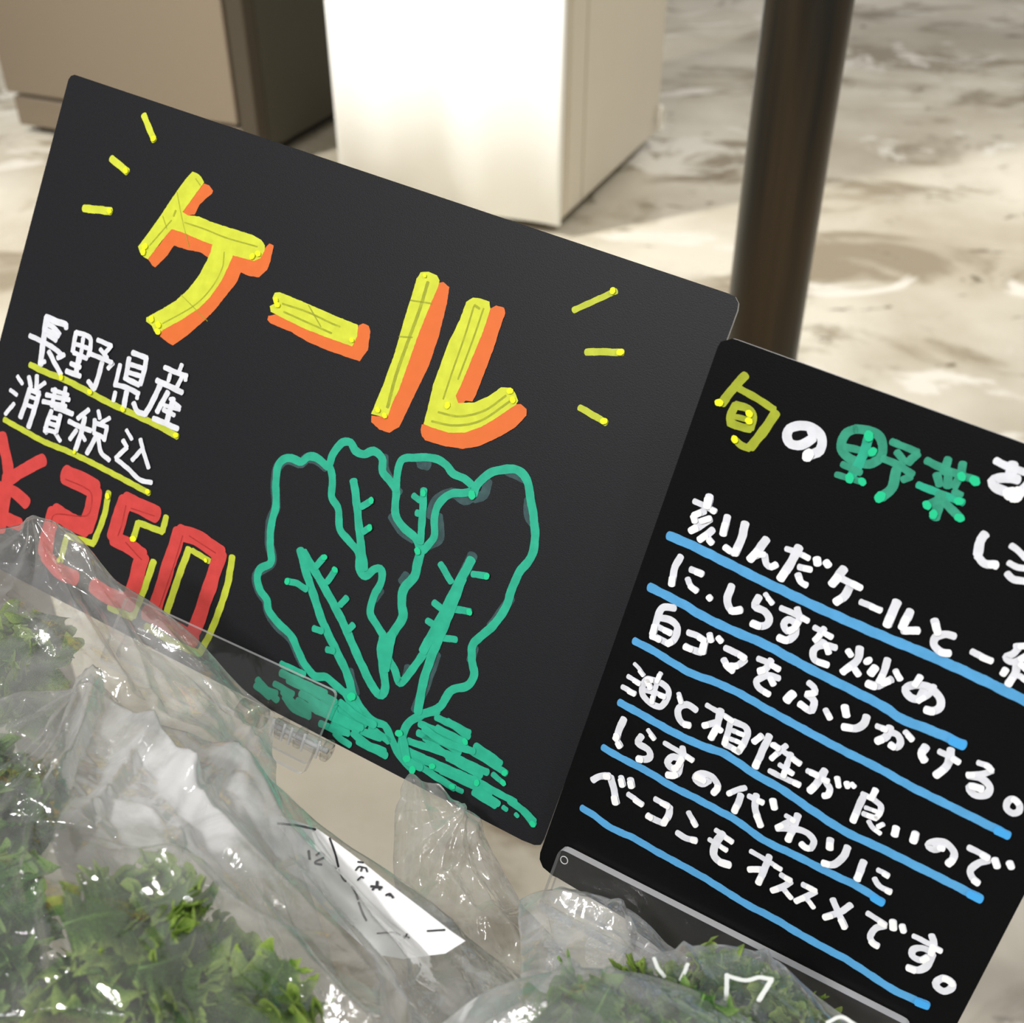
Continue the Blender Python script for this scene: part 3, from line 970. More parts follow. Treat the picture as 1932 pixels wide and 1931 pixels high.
row([(R2, '''
w 68 240 805 175 930 152 1090; w 62 340 935 460 985; w 56 308 1030 340 1100 405 1155; w 62 525 1212 545 1235; w 74 755 1100 712 1240 750 1350 850 1345
w 72 1035 1215 990 1310 1090 1360 1135 1430 1110 1495 1040 1510 965 1480; w 50 1095 1185 1170 1280; w 58 1255 1325 1400 1390 1530 1455; w 64 1420 1330 1440 1430 1400 1530
w 66 1410 1480 1330 1440 1285 1490 1320 1560 1380 1540; w 74 1405 1500 1390 1600 1320 1650 1235 1625; w 56 1595 1520 1770 1620; w 60 1695 1530 1640 1610 1600 1650; w 60 1610 1660 1700 1680 1740 1780; w 66 1810 1725 1680 1700 1590 1750 1600 1850 1730 1900
'''), (X1, '''
w 58 298 1020 330 1065; w 66 410 995 385 1110 250 1220; w 58 330 1150 400 1245; w 84 482 1112 488 1120; w 72 555 1175 510 1235; w 60 668 1100 640 1200 590 1310; w 56 740 1205 785 1285
w 64 700 1290 620 1325; w 72 620 1325 550 1350 480 1328; w 60 970 1265 920 1340; w 68 1000 1395 950 1470 880 1460 830 1400 850 1360 950 1340 1060 1370 1150 1460 1150 1550 1090 1585 1020 1570; w 50 1095 1350 1060 1420 950 1490
''')], 'second white handwritten row')
row([(Z1, '''
w 62 545 135 450 125 400 190 350 370; w 62 400 220 500 240 570 310 540 420 485 455; w 58 485 455 400 410 340 385; w 52 385 300 515 360; w 56 670 355 740 380 825 430; w 66 825 430 800 535; w 60 790 535 720 515 645 480
w 56 865 370 885 430; w 54 945 400 975 435; w 58 1010 495 1110 540 1190 590; w 58 1190 600 1120 655 1060 660; w 60 995 600 1030 660 1080 705; w 54 1310 590 1400 630 1500 690; w 58 1430 605 1380 680 1320 705; w 56 1320 710 1400 740 1450 825; w 56 1500 770 1400 745 1300 790 1320 860 1410 915
w 56 1770 810 1820 850 1825 900 1755 910; w 62 1755 915 1820 980 1800 1060 1760 1050 1690 1000; w 76 1630 905 1570 970
'''), (X3, '''
w 54 128 185 170 265; w 68 302 155 320 240; w 66 505 245 480 310 400 355 290 340; w 50 590 340 680 370; w 66 712 350 680 430 595 475; w 58 700 390 780 420 808 490 770 535 715 505; w 52 850 390 915 460
w 68 1040 525 1000 590 1028 650; w 54 1160 570 1250 610 1340 665; w 66 1265 550 1250 660 1210 720 1130 785; w 50 1515 670 1600 700 1640 740; w 52 1640 745 1540 775 1420 780
w 62 1425 790 1540 810 1620 890 1590 960 1500 970 1440 920 1450 880 1550 910; w 56 1832 1000 1780 1030 1775 1090 1830 1130 1885 1110 1890 1050 1832 1000
''')], 'third white handwritten row')
row([(Z1, '''
w 36 180 640 225 690 265 745; w 42 120 755 230 820; w 48 70 850 185 915; w 42 420 725 390 800; w 54 300 780 255 850 260 930 330 1000 420 1030 480 950 490 880 430 820 300 780; w 44 390 800 360 900 345 990; w 46 270 880 360 900 460 940; w 50 300 790 330 860
w 44 585 910 610 990; w 58 745 1060 660 1010 590 1040 580 1110 620 1180 685 1200; w 46 840 1015 960 1085 1080 1160; w 62 970 1060 930 1220 880 1315; w 56 920 1175 815 1200; w 52 930 1210 975 1250
w 54 1060 1170 1030 1280 1005 1370; w 58 1090 1165 1190 1210 1215 1270 1180 1360 1135 1435; w 44 1080 1245 1180 1285; w 42 1060 1320 1160 1360; w 56 1010 1370 1070 1400 1140 1440
w 56 1345 1290 1272 1348; w 62 1415 1290 1350 1430 1285 1575; w 50 1440 1370 1500 1410; w 50 1562 1385 1500 1440 1430 1500; w 48 1450 1375 1580 1470 1690 1550; w 52 1605 1460 1570 1560 1540 1660; w 44 1500 1560 1625 1640; w 50 1410 1615 1540 1680 1685 1742
w 48 1775 1620 1850 1650; w 66 1915 1610 1850 1720 1780 1795
'''), (X3, '''
w 50 -40 745 60 790; w 50 60 800 150 840; w 56 130 850 165 910 150 960 110 970; w 50 232 805 248 885; w 50 318 850 330 890; w 46 365 860 390 888
w 56 585 915 550 980; w 46 460 950 560 1000; w 50 560 1000 630 1060 620 1130 590 1165; w 60 470 980 420 1090 378 1200; w 38 490 1075 590 1110; w 48 470 1130 590 1175; w 44 520 1200 560 1260 625 1310; w 42 655 1225 605 1250
w 64 772 1255 755 1325; w 68 945 1315 925 1385; w 60 1190 1440 1110 1465 1060 1425 1120 1390 1220 1405 1290 1480 1285 1550 1240 1590; w 52 1120 1430 1200 1450; w 56 1430 1445 1530 1495 1605 1540; w 58 1605 1560 1510 1590 1445 1650 1460 1720 1515 1765
w 60 1665 1550 1690 1615; w 60 1800 1578 1818 1622
''')], 'fourth white handwritten row')
row([(Y1, '''
w 62 470 80 430 170 400 260; w 56 400 265 440 330; w 60 630 235 600 300 690 360 710 420 670 450 600 440; w 40 690 180 750 262; w 46 840 300 960 370 1100 455; w 56 1005 340 1010 420 970 500; w 60 990 440 910 425 870 480 910 530 960 520; w 62 985 480 970 560 930 590 870 588
w 58 1250 640 1180 670 1120 620 1180 575 1270 605 1330 690 1290 755; w 60 1130 600 1210 640; w 48 1580 705 1500 725 1425 760; w 60 1540 770 1515 840 1480 920; w 50 1610 780 1740 840; w 60 1680 770 1670 900 1720 1050; w 62 1830 815 1845 890
'''), (Q, '''
w 62 610 275 570 390 520 505; w 44 500 280 580 330; w 54 570 320 420 390; w 56 420 395 600 405 700 440 755 510 730 575 680 570 640 535; w 64 905 495 900 580; w 62 1065 565 1020 660 930 725 840 712; w 62 1210 695 1150 860; w 46 1335 780 1430 832; w 50 1305 860 1350 930 1450 978
''')], 'fifth white handwritten row')
row([(Y1, '''
w 58 185 640 250 605 340 600; w 64 350 610 380 730 400 845; w 56 445 610 462 685; w 60 530 630 545 695; w 50 510 765 640 860; w 52 755 810 880 875; w 60 890 880 880 950 835 1030; w 58 830 1030 760 1000 690 958
w 50 1060 930 1130 1050; w 56 958 1115 1040 1165 1130 1185; w 48 1310 1090 1460 1198; w 66 1375 1120 1310 1210 1290 1310 1350 1380 1435 1405; w 44 1250 1175 1410 1272
'''), (Q, '''
w 44 180 605 310 680 455 770; w 58 350 650 310 760 250 895; w 54 300 770 165 770; w 50 455 820 545 872; w 54 545 880 480 925 375 962; w 46 470 935 550 1030; w 50 655 905 772 965; w 52 770 970 690 1015 590 1058; w 44 680 1020 755 1115
w 56 925 1050 970 1160 1035 1300; w 54 1090 1100 980 1170 850 1208; w 50 1240 1175 1320 1225 1405 1280; w 54 1400 1290 1320 1310 1265 1380 1290 1440 1335 1470; w 64 1472 1245 1478 1310; w 56 1555 1285 1572 1335
w 48 1660 1380 1780 1440 1910 1515; w 58 1825 1375 1845 1450 1820 1540; w 56 1820 1520 1740 1490 1660 1500 1650 1560 1720 1600 1790 1570; w 62 1830 1540 1790 1640 1710 1690 1610 1665
'''), (X4, '''
w 60 1205 1515 1140 1545 1135 1590 1200 1635 1270 1610 1275 1555 1205 1515
''')], 'sixth white handwritten row')
line(17.0, [(1262, 1011), (1296, 1025), (1333, 1043), (1389, 1071), (1438, 1096), (1482, 1117), (1540, 1145), (1652, 1195), (1753, 1237), (1845, 1279), (1980, 1345)])
line(16.5, [(1226, 1108), (1242, 1116), (1290, 1141), (1330, 1165), (1389, 1193), (1445, 1217), (1520, 1258), (1601, 1299), (1666, 1333), (1702, 1357), (1763, 1381), (1818, 1406)])
line(14.5, [(1197, 1210), (1229, 1226), (1276, 1255), (1309, 1273), (1346, 1286), (1396, 1309), (1450, 1340), (1532, 1385), (1594, 1418), (1656, 1449), (1718, 1484), (1780, 1515), (1840, 1545), (1902, 1576)])
line(14.5, [(1169, 1326), (1201, 1343), (1243, 1367), (1284, 1389), (1326, 1408), (1363, 1421), (1392, 1439), (1429, 1464), (1471, 1487), (1532, 1529), (1594, 1569), (1656, 1598), (1718, 1629), (1780, 1660), (1850, 1696)])
line(13.5, [(1138, 1411), (1173, 1431), (1225, 1458), (1266, 1483), (1308, 1504), (1349, 1526), (1390, 1549), (1442, 1586), (1504, 1616), (1566, 1648), (1618, 1673), (1665, 1703)])
line(13.5, [(1098, 1525), (1121, 1539), (1152, 1562), (1196, 1582), (1235, 1605), (1277, 1628), (1329, 1657), (1380, 1689), (1411, 1708), (1463, 1735), (1504, 1760), (1556, 1789), (1597, 1811), (1639, 1838), (1677, 1863), (1708, 1879), (1750, 1897)])

# ------------------------------------------------------------------ acrylic card stands


def rounded(pts, r, k=5):
    """2-D outline with its corners rounded"""
    out = []
    n = len(pts)
    for i in range(n):
        p0, p, p1 = (np.array(pts[j % n]) for j in (i - 1, i, i + 1))
        a = (p0 - p) / np.linalg.norm(p0 - p)
        c = (p1 - p) / np.linalg.norm(p1 - p)
        s, e = p + a * r, p + c * r
        for t in np.linspace(0, 1, k):
            out.append((1 - t) ** 2 * s + 2 * t * (1 - t) * p + t * t * e)
    return out


def loc(pl, *px):
    return [pl.pt(*p)[0] for p in px]


# left clip stand
clip = empty('card_clip', M=PL.M)
tag(clip, 'clear acrylic clip holding the bottom edge of the charcoal price board', 'clip')
b = MB()
b.prism(rounded(loc(PL, (252, 1122), (646, 1303), (592, 1440), (200, 1246)), 0.0022), 0.0022, 0.0038, 'clear_acrylic', 'acrylic_edge')
b.build('front_plate', clip)
b = MB()
b.prism(rounded(loc(PL, (500, 1335), (618, 1392), (590, 1455), (484, 1400)), 0.0022), 0.0044, 0.0066, 'clear_acrylic', 'acrylic_edge')
b.build('grip', clip)
b = MB()
b.prism(rounded(loc(PL, (258, 1136), (640, 1316), (598, 1425), (208, 1240)), 0.0022), -0.0036, -0.0020, 'clear_acrylic', 'acrylic_edge')
b.build('back_plate', clip)
q = loc(PL, (472, 1330), (640, 1412))
b = MB()
b.tube([(q[0][0], q[0][1], 0.0052), (q[0][0] * 0.74 + q[1][0] * 0.26, q[0][1] * 0.74 + q[1][1] * 0.26, 0.0052)], 0.0034, 'steel', 24)
b.build('hinge_rod', clip, smooth=True)
b = MB()
b.tube([(q[0][0] * 0.6 + q[1][0] * 0.4, q[0][1] * 0.6 + q[1][1] * 0.4, 0.0056), (q[1][0], q[1][1], 0.0056)], 0.0026, 'clear_acrylic', 20)
for t in (0.45, 0.66, 0.95):
    c = q[0] * (1 - t) + q[1] * t
    e = q[0] * (1 - t - 0.035) + q[1] * (t + 0.035)
    b.tube([(c[0], c[1], 0.0056), (e[0], e[1], 0.0056)], 0.0036, 'clear_acrylic', 16)
b.build('hinge_barrel', clip, smooth=True)
b = MB()
c, e = q[0] * 0.62 + q[1] * 0.38, q[0] * 0.02 + q[1] * 0.98
b.tube([(c[0], c[1], 0.0060), (e[0], e[1], 0.0060)], 0.0009, 'acrylic_edge', 12)  # whitish rods added as bright edges inside the clear block
for t in (0.40, 0.52, 0.60, 0.74, 0.90):
    m_ = q[0] * (1 - t) + q[1] * t
    d_ = np.array([-(q[1] - q[0])[1], (q[1] - q[0])[0]]) / np.linalg.norm(q[1] - q[0])
    b.tube([(m_[0] - d_[0] * 0.0030, m_[1] - d_[1] * 0.0030, 0.0075), (m_[0] + d_[0] * 0.0028, m_[1] + d_[1] * 0.0028, 0.0075)], 0.0005, 'acrylic_edge', 8)
b.build('bright_edge', clip, smooth=True)
# leg down to the table
Mi = PL.M.inverted()
b = MB()
ft = [Mi @ Vector(p) for p in ((-0.108, 0.150, TZ + 0.002), (-0.112, 0.110, TZ + 0.002))]
c0 = loc(PL, (420, 1330))[0]
b.tube([(c0[0], c0[1], 0.0045), (c0[0] - 0.002, c0[1] - 0.010, 0.007), ft[0], ft[1]], 0.0018, 'clear_acrylic', 12)
b.build('leg', clip, smooth=True)

# right holder
hold = empty('card_holder', M=PR.M)
tag(hold, 'long clear acrylic holder carrying the bottom edge of the black recipe board', 'holder')
b = MB()
fp = rounded(loc(PR, (1066, 1592), (1722, 1925), (1665, 2040), (1024, 1705)), 0.0022)
b.prism(fp, 0.0006, 0.0036, 'clear_acrylic', 'acrylic_edge')
b.build('front_plate', hold)
b = MB()
b.prism(rounded(loc(PR, (1062, 1600), (1716, 1932), (1665, 2040), (1026, 1702)), 0.0022), -0.0042, -0.0022, 'clear_acrylic', 'acrylic_edge')
b.build('back_plate', hold)
c0 = loc(PR, (1075, 1614))[0]
b = MB()
b.tube([(c0[0] + 0.0011 * math.cos(a), c0[1] + 0.0011 * math.sin(a), 0.0037) for a in np.linspace(0, 2 * math.pi, 25)], 0.00014, 'acrylic_edge', 6, False)
b.build('moulding_ring', hold, smooth=True)
Mi = PR.M.inverted()
a0, a1 = loc(PR, (1030, 1703), (1665, 2040))
wb = [Mi @ Vector(p) for p in ((0.02, 0.160, TZ + 0.001), (0.105, 0.120, TZ + 0.001), (0.095, 0.08, TZ + 0.001), (0.0, 0.12, TZ + 0.001))]
b = MB()
b.add([(a0[0], a0[1], 0.0006), (a1[0], a1[1], 0.0006), wb[1], wb[0]], [(0, 1, 2, 3)], 'clear_acrylic')
b.add(wb, [(0, 1, 2, 3)], 'clear_acrylic')
o = b.build('foot_plate', hold)
s = o.modifiers.new('thick', 'SOLIDIFY'); s.thickness = 0.0015; s.offset = 0

# ------------------------------------------------------------------ kale


LEAVES = {}


def kale_leaf(variant, L, mname, parent, M, rows=230, cols=48):
    """one frilled leaf blade (unit length, scaled by L) with its midrib; alike leaves share their mesh"""
    key = (variant, mname)
    if key not in LEAVES:
        r = np.random.RandomState(100 + variant)
        s = np.linspace(0, 1, rows)[:, None]
        t = np.linspace(-1, 1, cols)[None, :]
        ph = r.uniform(0, 6.28, 16)
        sg = np.sign(t)
        W = r.uniform(0.30, 0.42)
        prof = np.sin(np.pi * np.clip(s * 0.93 + 0.065, 0, 1)) ** 0.55
        rm = np.abs(t)
        lob = 1 + 0.12 * np.sin(2 * np.pi * 4.3 * s + ph[0] + 2 * sg) + 0.04 * np.sin(2 * np.pi * 10 * s + ph[1] + sg)
        w = W * prof * (1 + (lob - 1) * rm)
        wb = 1.2 * np.sin(11 * s + ph[2]) + 0.8 * np.sin(23 * s + ph[3])
        x = t * w
        y = s - 0.1
        def rn(f):
            """smooth random wave along the rim, different on the two sides"""
            out = []
            for _ in (0, 1):
                n = int(f * 2) + 4
                k = r.uniform(-1, 1, n) * np.where(np.arange(n) % 2, 1, -1) * 0.5 + r.uniform(-0.6, 0.6, n)
                q = s[:, 0] * (n - 4) + 1
                i = np.clip(q.astype(int), 1, n - 3)
                g_ = q - i
                g_ = g_ * g_ * (3 - 2 * g_)
                out.append((k[i] * (1 - g_) + k[i + 1] * g_)[:, None])
            return np.where(t < 0, out[0], out[1])
        z = 0.07 * rm ** 1.3 * np.sin(2 * np.pi * 2.6 * s + ph[4] + 1.7 * sg)
        z = z + 0.17 * rm ** 1.8 * rn(9)
        z = z + 0.16 * rm ** 2.4 * rn(19)
        z = z + 0.09 * rm ** 3.0 * rn(38)
        # the frilled rim folds over sideways and along the blade
        x = x + sg * 0.12 * rm ** 2.2 * rn(10)
        x = x + sg * 0.09 * rm ** 2.6 * rn(21)
        y = y + 0.08 * rm ** 2.2 * rn(17) + 0.04 * rm ** 3 * rn(36)
        z = z + 0.014 * np.sin(13 * t + ph[11]) * np.sin(19 * s + 3 * t) + 0.008 * np.sin(31 * t + ph[12] + 9 * s) * np.sin(43 * s)
        bend = r.uniform(0.7, 1.9)
        a = bend * s
        y2 = np.sin(a) / bend - z * np.sin(a) + (y - s)
        z2 = -(1 - np.cos(a)) / bend + z * np.cos(a)
        P = np.stack([x + 0 * s, y2 + 0 * t, z2 + 0 * t], -1)
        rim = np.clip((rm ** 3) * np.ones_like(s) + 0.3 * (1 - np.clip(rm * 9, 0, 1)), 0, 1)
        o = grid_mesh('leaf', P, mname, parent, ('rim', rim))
        mb = MB()
        path = [(0, math.sin(bend * q) / bend - 0.1, -(1 - math.cos(bend * q)) / bend + 0.006) for q in np.linspace(0, 0.9, 12)]
        mb.tube(path[:9], [0.011 * (1 - 0.85 * q) for q in np.linspace(0, 1, 9)], 'kale_stem', 8)
        st = mb.build('stem', o)
        st.data.polygons.foreach_set('use_smooth', [True] * len(st.data.polygons))
        LEAVES[key] = (o.data, st.data)
    else:
        o = link('leaf', LEAVES[key][0], parent)
        st = link('stem', LEAVES[key][1], o)
    o.matrix_local = M @ Matrix.Scale(L, 4)
    return o


def bunch(name, label, centre, spread, n, seed, mname='kale_leaf', size=(0.03, 0.045), group='bunches of curly kale in the bags', pix=None):
    r = np.random.RandomState(seed)
    c = at(*centre)
    root = empty(name, c)
    tag(root, label, 'kale', group)
    for i in range(n):
        L = r.uniform(*size)
        u, v = (r.uniform(-1, 1), r.uniform(-1, 1)) if pix is None else pix[i % len(pix)]
        w = r.uniform(-1, 1)
        p = at(centre[0] + u * spread[0], centre[1] + v * spread[1], centre[2] + w * spread[2]) - c
        q = Vector((r.normal() * 0.7, r.normal() * 0.7 - 0.9, r.normal() * 0.7 + 0.8)).to_track_quat('Z', 'Y')
        M = Matrix.Translation(Vector(p)) @ q.to_matrix().to_4x4() @ Matrix.Rotation(r.uniform(0, 6.28), 4, 'Z') @ Matrix.Translation((0, -L * 0.4, L * 0.15))
        kale_leaf(i % 9, L, mname, root, M)
    return root


# ------------------------------------------------------------------ bags


def vnoise(ix, iy, seed):
    h = (ix.astype(np.int64) * 374761393 + iy.astype(np.int64) * 668265263 + seed * 69069 + 12345) & 0xFFFFFFFF
    h = ((h ^ (h >> 13)) * 1274126177) & 0xFFFFFFFF
    h = (h ^ (h >> 16)) & 0xFFFFFFFF
    return h / 4294967295.0 * 2 - 1


def facet(u, v, cell, ang, seed, warp=0.35):
    """flat triangular facets with sharp creases between them"""
    c, s = math.cos(ang), math.sin(ang)
    x = (u * c - v * s) / cell
    y = (u * s + v * c) / cell * 0.75
    x2 = x + warp * np.sin(1.7 * y + seed) + 0.2 * np.sin(4.1 * y + seed * 2)
    y2 = y + warp * np.sin(1.9 * x + seed * 3) + 0.2 * np.sin(3.7 * x + seed)
    ix, iy = np.floor(x2), np.floor(y2)
    fx, fy = x2 - ix, y2 - iy
    a, b_, c_, d = (vnoise(ix + i, iy + j, seed) for i, j in ((0, 0), (1, 0), (0, 1), (1, 1)))
    lo = a + fx * (b_ - a) + fy * (d - b_)
    hi = a + fy * (c_ - a) + fx * (d - c_)
    return np.where(fx > fy, lo, hi)


def cr_interp(C, n, axis):
    C = np.moveaxis(C, axis, 0)
    m = C.shape[0]
    t = np.linspace(0, m - 1, n)
    i = np.clip(t.astype(int), 0, m - 2)
    f = (t - i).reshape((-1,) + (1,) * (C.ndim - 1))
    ext = np.concatenate([2 * C[:1] - C[1:2], C, 2 * C[-1:] - C[-2:-1]], 0)
    p0, p1, p2, p3 = ext[i], ext[i + 1], ext[i + 2], ext[i + 3]
    o = 0.5 * (2 * p1 + (p2 - p0) * f + (2 * p0 - 5 * p1 + 4 * p2 - p3) * f ** 2 + (-p0 + 3 * p1 - 3 * p2 + p3) * f ** 3)
    return np.moveaxis(o, 0, axis)


def sheet(ctrl, nr, nc, amp, seed, radial=None, smooth_edge=True, creases=None):
    C = np.array([[at(*p) for p in rw] for rw in ctrl])
    P = cr_interp(cr_interp(C, nr, 0), nc, 1)
    du = np.gradient(P, axis=1); dv = np.gradient(P, axis=0)
    N_ = np.cross(du, dv)
    N_ /= np.maximum(np.linalg.norm(N_, axis=2, keepdims=True), 1e-12)
    if N_[nr // 2, nc // 2] @ (CAM - P[nr // 2, nc // 2]) < 0:
        N_ = -N_
    u = np.cumsum(np.linalg.norm(du, axis=2), 1)
    v = np.cumsum(np.linalg.norm(dv, axis=2), 0)
    h = facet(u, v, 0.020, 0.5 + seed, seed) * 1.0 + facet(u, v, 0.011, 1.9 + seed, seed + 1) * 0.55
    h += facet(u, v, 0.0052, 2.7 + seed, seed + 2) * 0.13 + facet(u, v, 0.0024, 0.9, seed + 3) * 0.02
    if radial is not None:
        # pleats fanning out from where the film is gathered
        for (gx, gy, gd, k, am) in radial:
            g = at(gx, gy, gd)
            D = P - g
            rr = np.linalg.norm(D, axis=2)
            an = np.arctan2(D @ (UP * 1.0), D @ RT)
            w = k * an + 1.3 * np.sin(2.3 * an + seed) + 0.5 * facet(u, v, 0.02, 0.3, seed + 9)
            tri = np.abs((w / (2 * np.pi)) % 1 - 0.5) * 4 - 1
            h += am * tri * np.clip(rr / 0.012, 0, 1) * np.exp(-rr / 0.05)
    h *= amp
    if creases:
        # sharp ridges where the film is folded over
        for (cd_, am, wd, *pts) in creases:
            Q = np.array([at(x, y, cd_) for x, y in pts]) - CAM
            Q /= (Q @ FW)[:, None]
            D = P - CAM
            D = D / (D @ FW)[..., None]
            best = np.full(P.shape[:2], 1e9)
            for a_, b__ in zip(Q[:-1], Q[1:]):
                e = b__ - a_
                k = np.clip(((D - a_) @ e) / (e @ e), 0, 1)[..., None]
                best = np.minimum(best, np.linalg.norm(D - a_ - e * k, axis=2))
            wv = best * FPX / wd
            wv = wv * (1 + 0.35 * facet(u, v, 0.015, 1.1, seed + 77))
            h += am * np.clip(1 - wv, 0, 1)
    edge = 1.0
    if smooth_edge:
        er = np.minimum(1, np.arange(nr) / 5.0)[:, None]
        edge = 0.25 + 0.75 * er
    return P + N_ * (h * edge)[..., None], N_


def bag(name, label, ctrl, amp, seed, mname, thick=0.02, radial=None, nr=170, nc=210, group='clear plastic bags of kale', drop=True, painted_haze=None, creases=None):
    if drop:
        # the film runs down to the table
        last = ctrl[-1]
        extra = []
        for (x, y, d) in last:
            p = at(x, y, d)
            extra.append(p)
    A, N_ = sheet(ctrl, nr, nc, amp, seed, radial, True, creases)
    B, _ = sheet(ctrl, nr, nc, amp * 1.2, seed + 31, radial, False)
    s = np.linspace(0, 1, nr)[:, None]; t = np.linspace(0, 1, nc)[None, :]
    bul = np.clip(s * 6, 0, 1) ** 0.7 * np.clip(np.minimum(t, 1 - t) * 8, 0, 1) ** 0.7
    V_ = B - CAM
    V_ /= np.linalg.norm(V_, axis=2, keepdims=True)
    k = np.clip(np.minimum(np.minimum(s * 12, t * 14), (1 - t) * 14), 0, 1)[..., None]
    B = A * (1 - k) + B * k + V_ * (thick * bul)[..., None]
    if drop:
        m = 26
        q = np.linspace(0, 1, m)[1:, None, None]
        la = A[-1][None]; lb = B[-1][None]
        ea = np.stack([la[0, :, 0] * 0.9, np.minimum(la[0, :, 1] - 0.004, 0.145), np.full(nc, TZ + 0.003)], -1)[None]
        eb = np.stack([lb[0, :, 0] * 0.9, np.minimum(lb[0, :, 1] * 0.5 + la[0, :, 1] * 0.5 + 0.01, 0.155), np.full(nc, TZ + 0.003)], -1)[None]
        uu = np.cumsum(np.linalg.norm(np.gradient(A[-1], axis=0), axis=1))[None, :] + np.zeros((m - 1, 1))
        vv = np.linspace(0, 0.08, m)[1:, None] + np.zeros((1, nc))
        wob = (facet(uu, vv, 0.016, 0.8, seed + 5) * 0.003 * np.sin(np.linspace(0, np.pi, m)[1:])[:, None])[..., None] * np.array([0.3, 1, 0])
        A = np.concatenate([A, la * (1 - q) + ea * q + wob], 0)
        B = np.concatenate([B, lb * (1 - q) + eb * q + wob], 0)
    full = np.concatenate([A[::-1], B[1:]], 0)
    # haze strength: gathered film plus lamp glare painted in as whiteness
    ss = np.concatenate([np.linspace(0, 1, nr), np.ones(len(A) - nr)])[:, None]
    lay = np.ones((len(A), nc)) if painted_haze is None else painted_haze(ss, t) * np.ones((len(A), nc))
    o = grid_mesh(name, full, mname, None, ('painted_haze', np.concatenate([lay[::-1], 0.6 * lay[1:]], 0)))
    # origin at its own middle
    me = o.data
    c = Vector(full.reshape(-1, 3).mean(0).tolist())
    me.transform(Matrix.Translation(-c))
    o.location = c
    tag(o, label, 'bag', group)
    return o


def g(*rows):
    """rows of 'depth x y x y ...'"""
    out = []
    for rw in rows:
        v = list(map(float, rw.split()))
        out.append([(v[i], v[i + 1], v[0]) for i in range(1, len(v), 2)])
    return out


GA = g('0.330 -230 1090 -60 1015 20 996 75 984 112 1000 200 1085 290 1140 370 1205 450 1290 520 1345',
       '0.318 -240 1180 -70 1120 10 1100 75 1105 130 1130 210 1190 300 1250 380 1310 450 1370 520 1420',
       '0.300 -260 1300 -80 1260 0 1250 70 1250 140 1270 220 1310 310 1360 390 1410 460 1460 530 1500',
       '0.285 -280 1450 -90 1420 0 1400 70 1390 150 1400 230 1430 320 1480 400 1530 480 1580 560 1630',
       '0.272 -290 1600 -100 1580 0 1560 70 1550 160 1560 250 1590 340 1640 430 1690 520 1740 620 1790')
bag('plastic_bag', 'clear bag overlapping the price figures at the far left', GA, 0.0021, 3, 'bag_film', 0.022, [(75, 990, 0.33, 11, 0.5), (500, 1330, 0.33, 9, 0.4)],
    painted_haze=lambda s, t: 0.9 + 1.6 * np.exp(-((s - 0.45) / 0.3) ** 2) * np.clip(t * 2.4 - 0.5, 0, 1),
    creases=[(0.32, 0.0028, 26, (75, 990), (90, 1060), (130, 1150), (190, 1240), (230, 1300)), (0.32, 0.0022, 20, (110, 1000), (160, 1090), (220, 1180), (290, 1330)), (0.32, 0.002, 24, (70, 990), (200, 1110), (340, 1240), (470, 1350)), (0.32, 0.002, 30, (0, 1130), (120, 1230), (260, 1330), (420, 1420)), (0.32, 0.002, 22, (300, 1190), (370, 1290), (480, 1400))])
GB = g('0.292 -230 1350 -60 1325 40 1312 110 1305 165 1303 240 1345 330 1385 440 1425 530 1490 610 1560 700 1622 790 1690 880 1770 990 1850 1110 1945',
       '0.268 -230 1450 -60 1430 40 1420 110 1410 150 1420 230 1450 310 1490 410 1530 500 1590 580 1670 660 1735 750 1800 850 1870 950 1940 1060 2020',
       '0.246 -230 1580 -60 1570 40 1560 110 1555 160 1560 230 1580 310 1610 400 1660 480 1720 560 1790 650 1850 740 1910 840 1980 930 2040 1020 2100',
       '0.226 -230 1740 -60 1730 40 1720 110 1715 170 1720 240 1735 310 1765 390 1810 470 1870 550 1940 640 2000 730 2050 820 2100 900 2150 980 2200',
       '0.212 -230 1930 -60 1920 40 1915 110 1910 180 1915 250 1930 320 1960 400 2000 480 2050 560 2110 650 2160 740 2200 820 2250 900 2290 980 2330')
bag('plastic_bag', 'big crumpled clear bag in front, pointed fold at its top, white slip inside', GB, 0.0026, 11, 'bag_film_glare_haze', 0.03, [(165, 1300, 0.29, 12, 0.9), (440, 1425, 0.29, 7, 0.4)], 200, 260,
    creases=[(0.28, 0.0045, 24, (165, 1305), (150, 1380), (115, 1480), (75, 1590), (60, 1700)), (0.28, 0.005, 30, (165, 1305), (210, 1370), (280, 1430), (350, 1500)), (0.27, 0.003, 26, (260, 1410), (200, 1500), (120, 1600)), (0.25, 0.005, 40, (200, 1640), (330, 1650), (420, 1710), (560, 1850), (680, 1950)), (0.27, 0.0035, 34, (430, 1440), (520, 1560), (640, 1680), (760, 1830)), (0.26, 0.004, 40, (330, 1500), (450, 1600), (560, 1720), (700, 1880)), (0.26, 0.003, 26, (550, 1640), (630, 1760), (760, 1900)), (0.26, 0.003, 30, (0, 1640), (90, 1690), (110, 1820))],
    painted_haze=lambda s, t: 0.20 + 0.25 * np.clip(1 - s * 1.5, 0, 1) + 4.0 * np.exp(-((s - 0.33) / 0.22) ** 2) * np.exp(-((t - 0.43) / 0.14) ** 2) + 1.5 * np.exp(-((s - 0.45) / 0.3) ** 2) * np.clip((t - 0.62) * 3, 0, 1))  # white patch paints lamp reflections into the haze
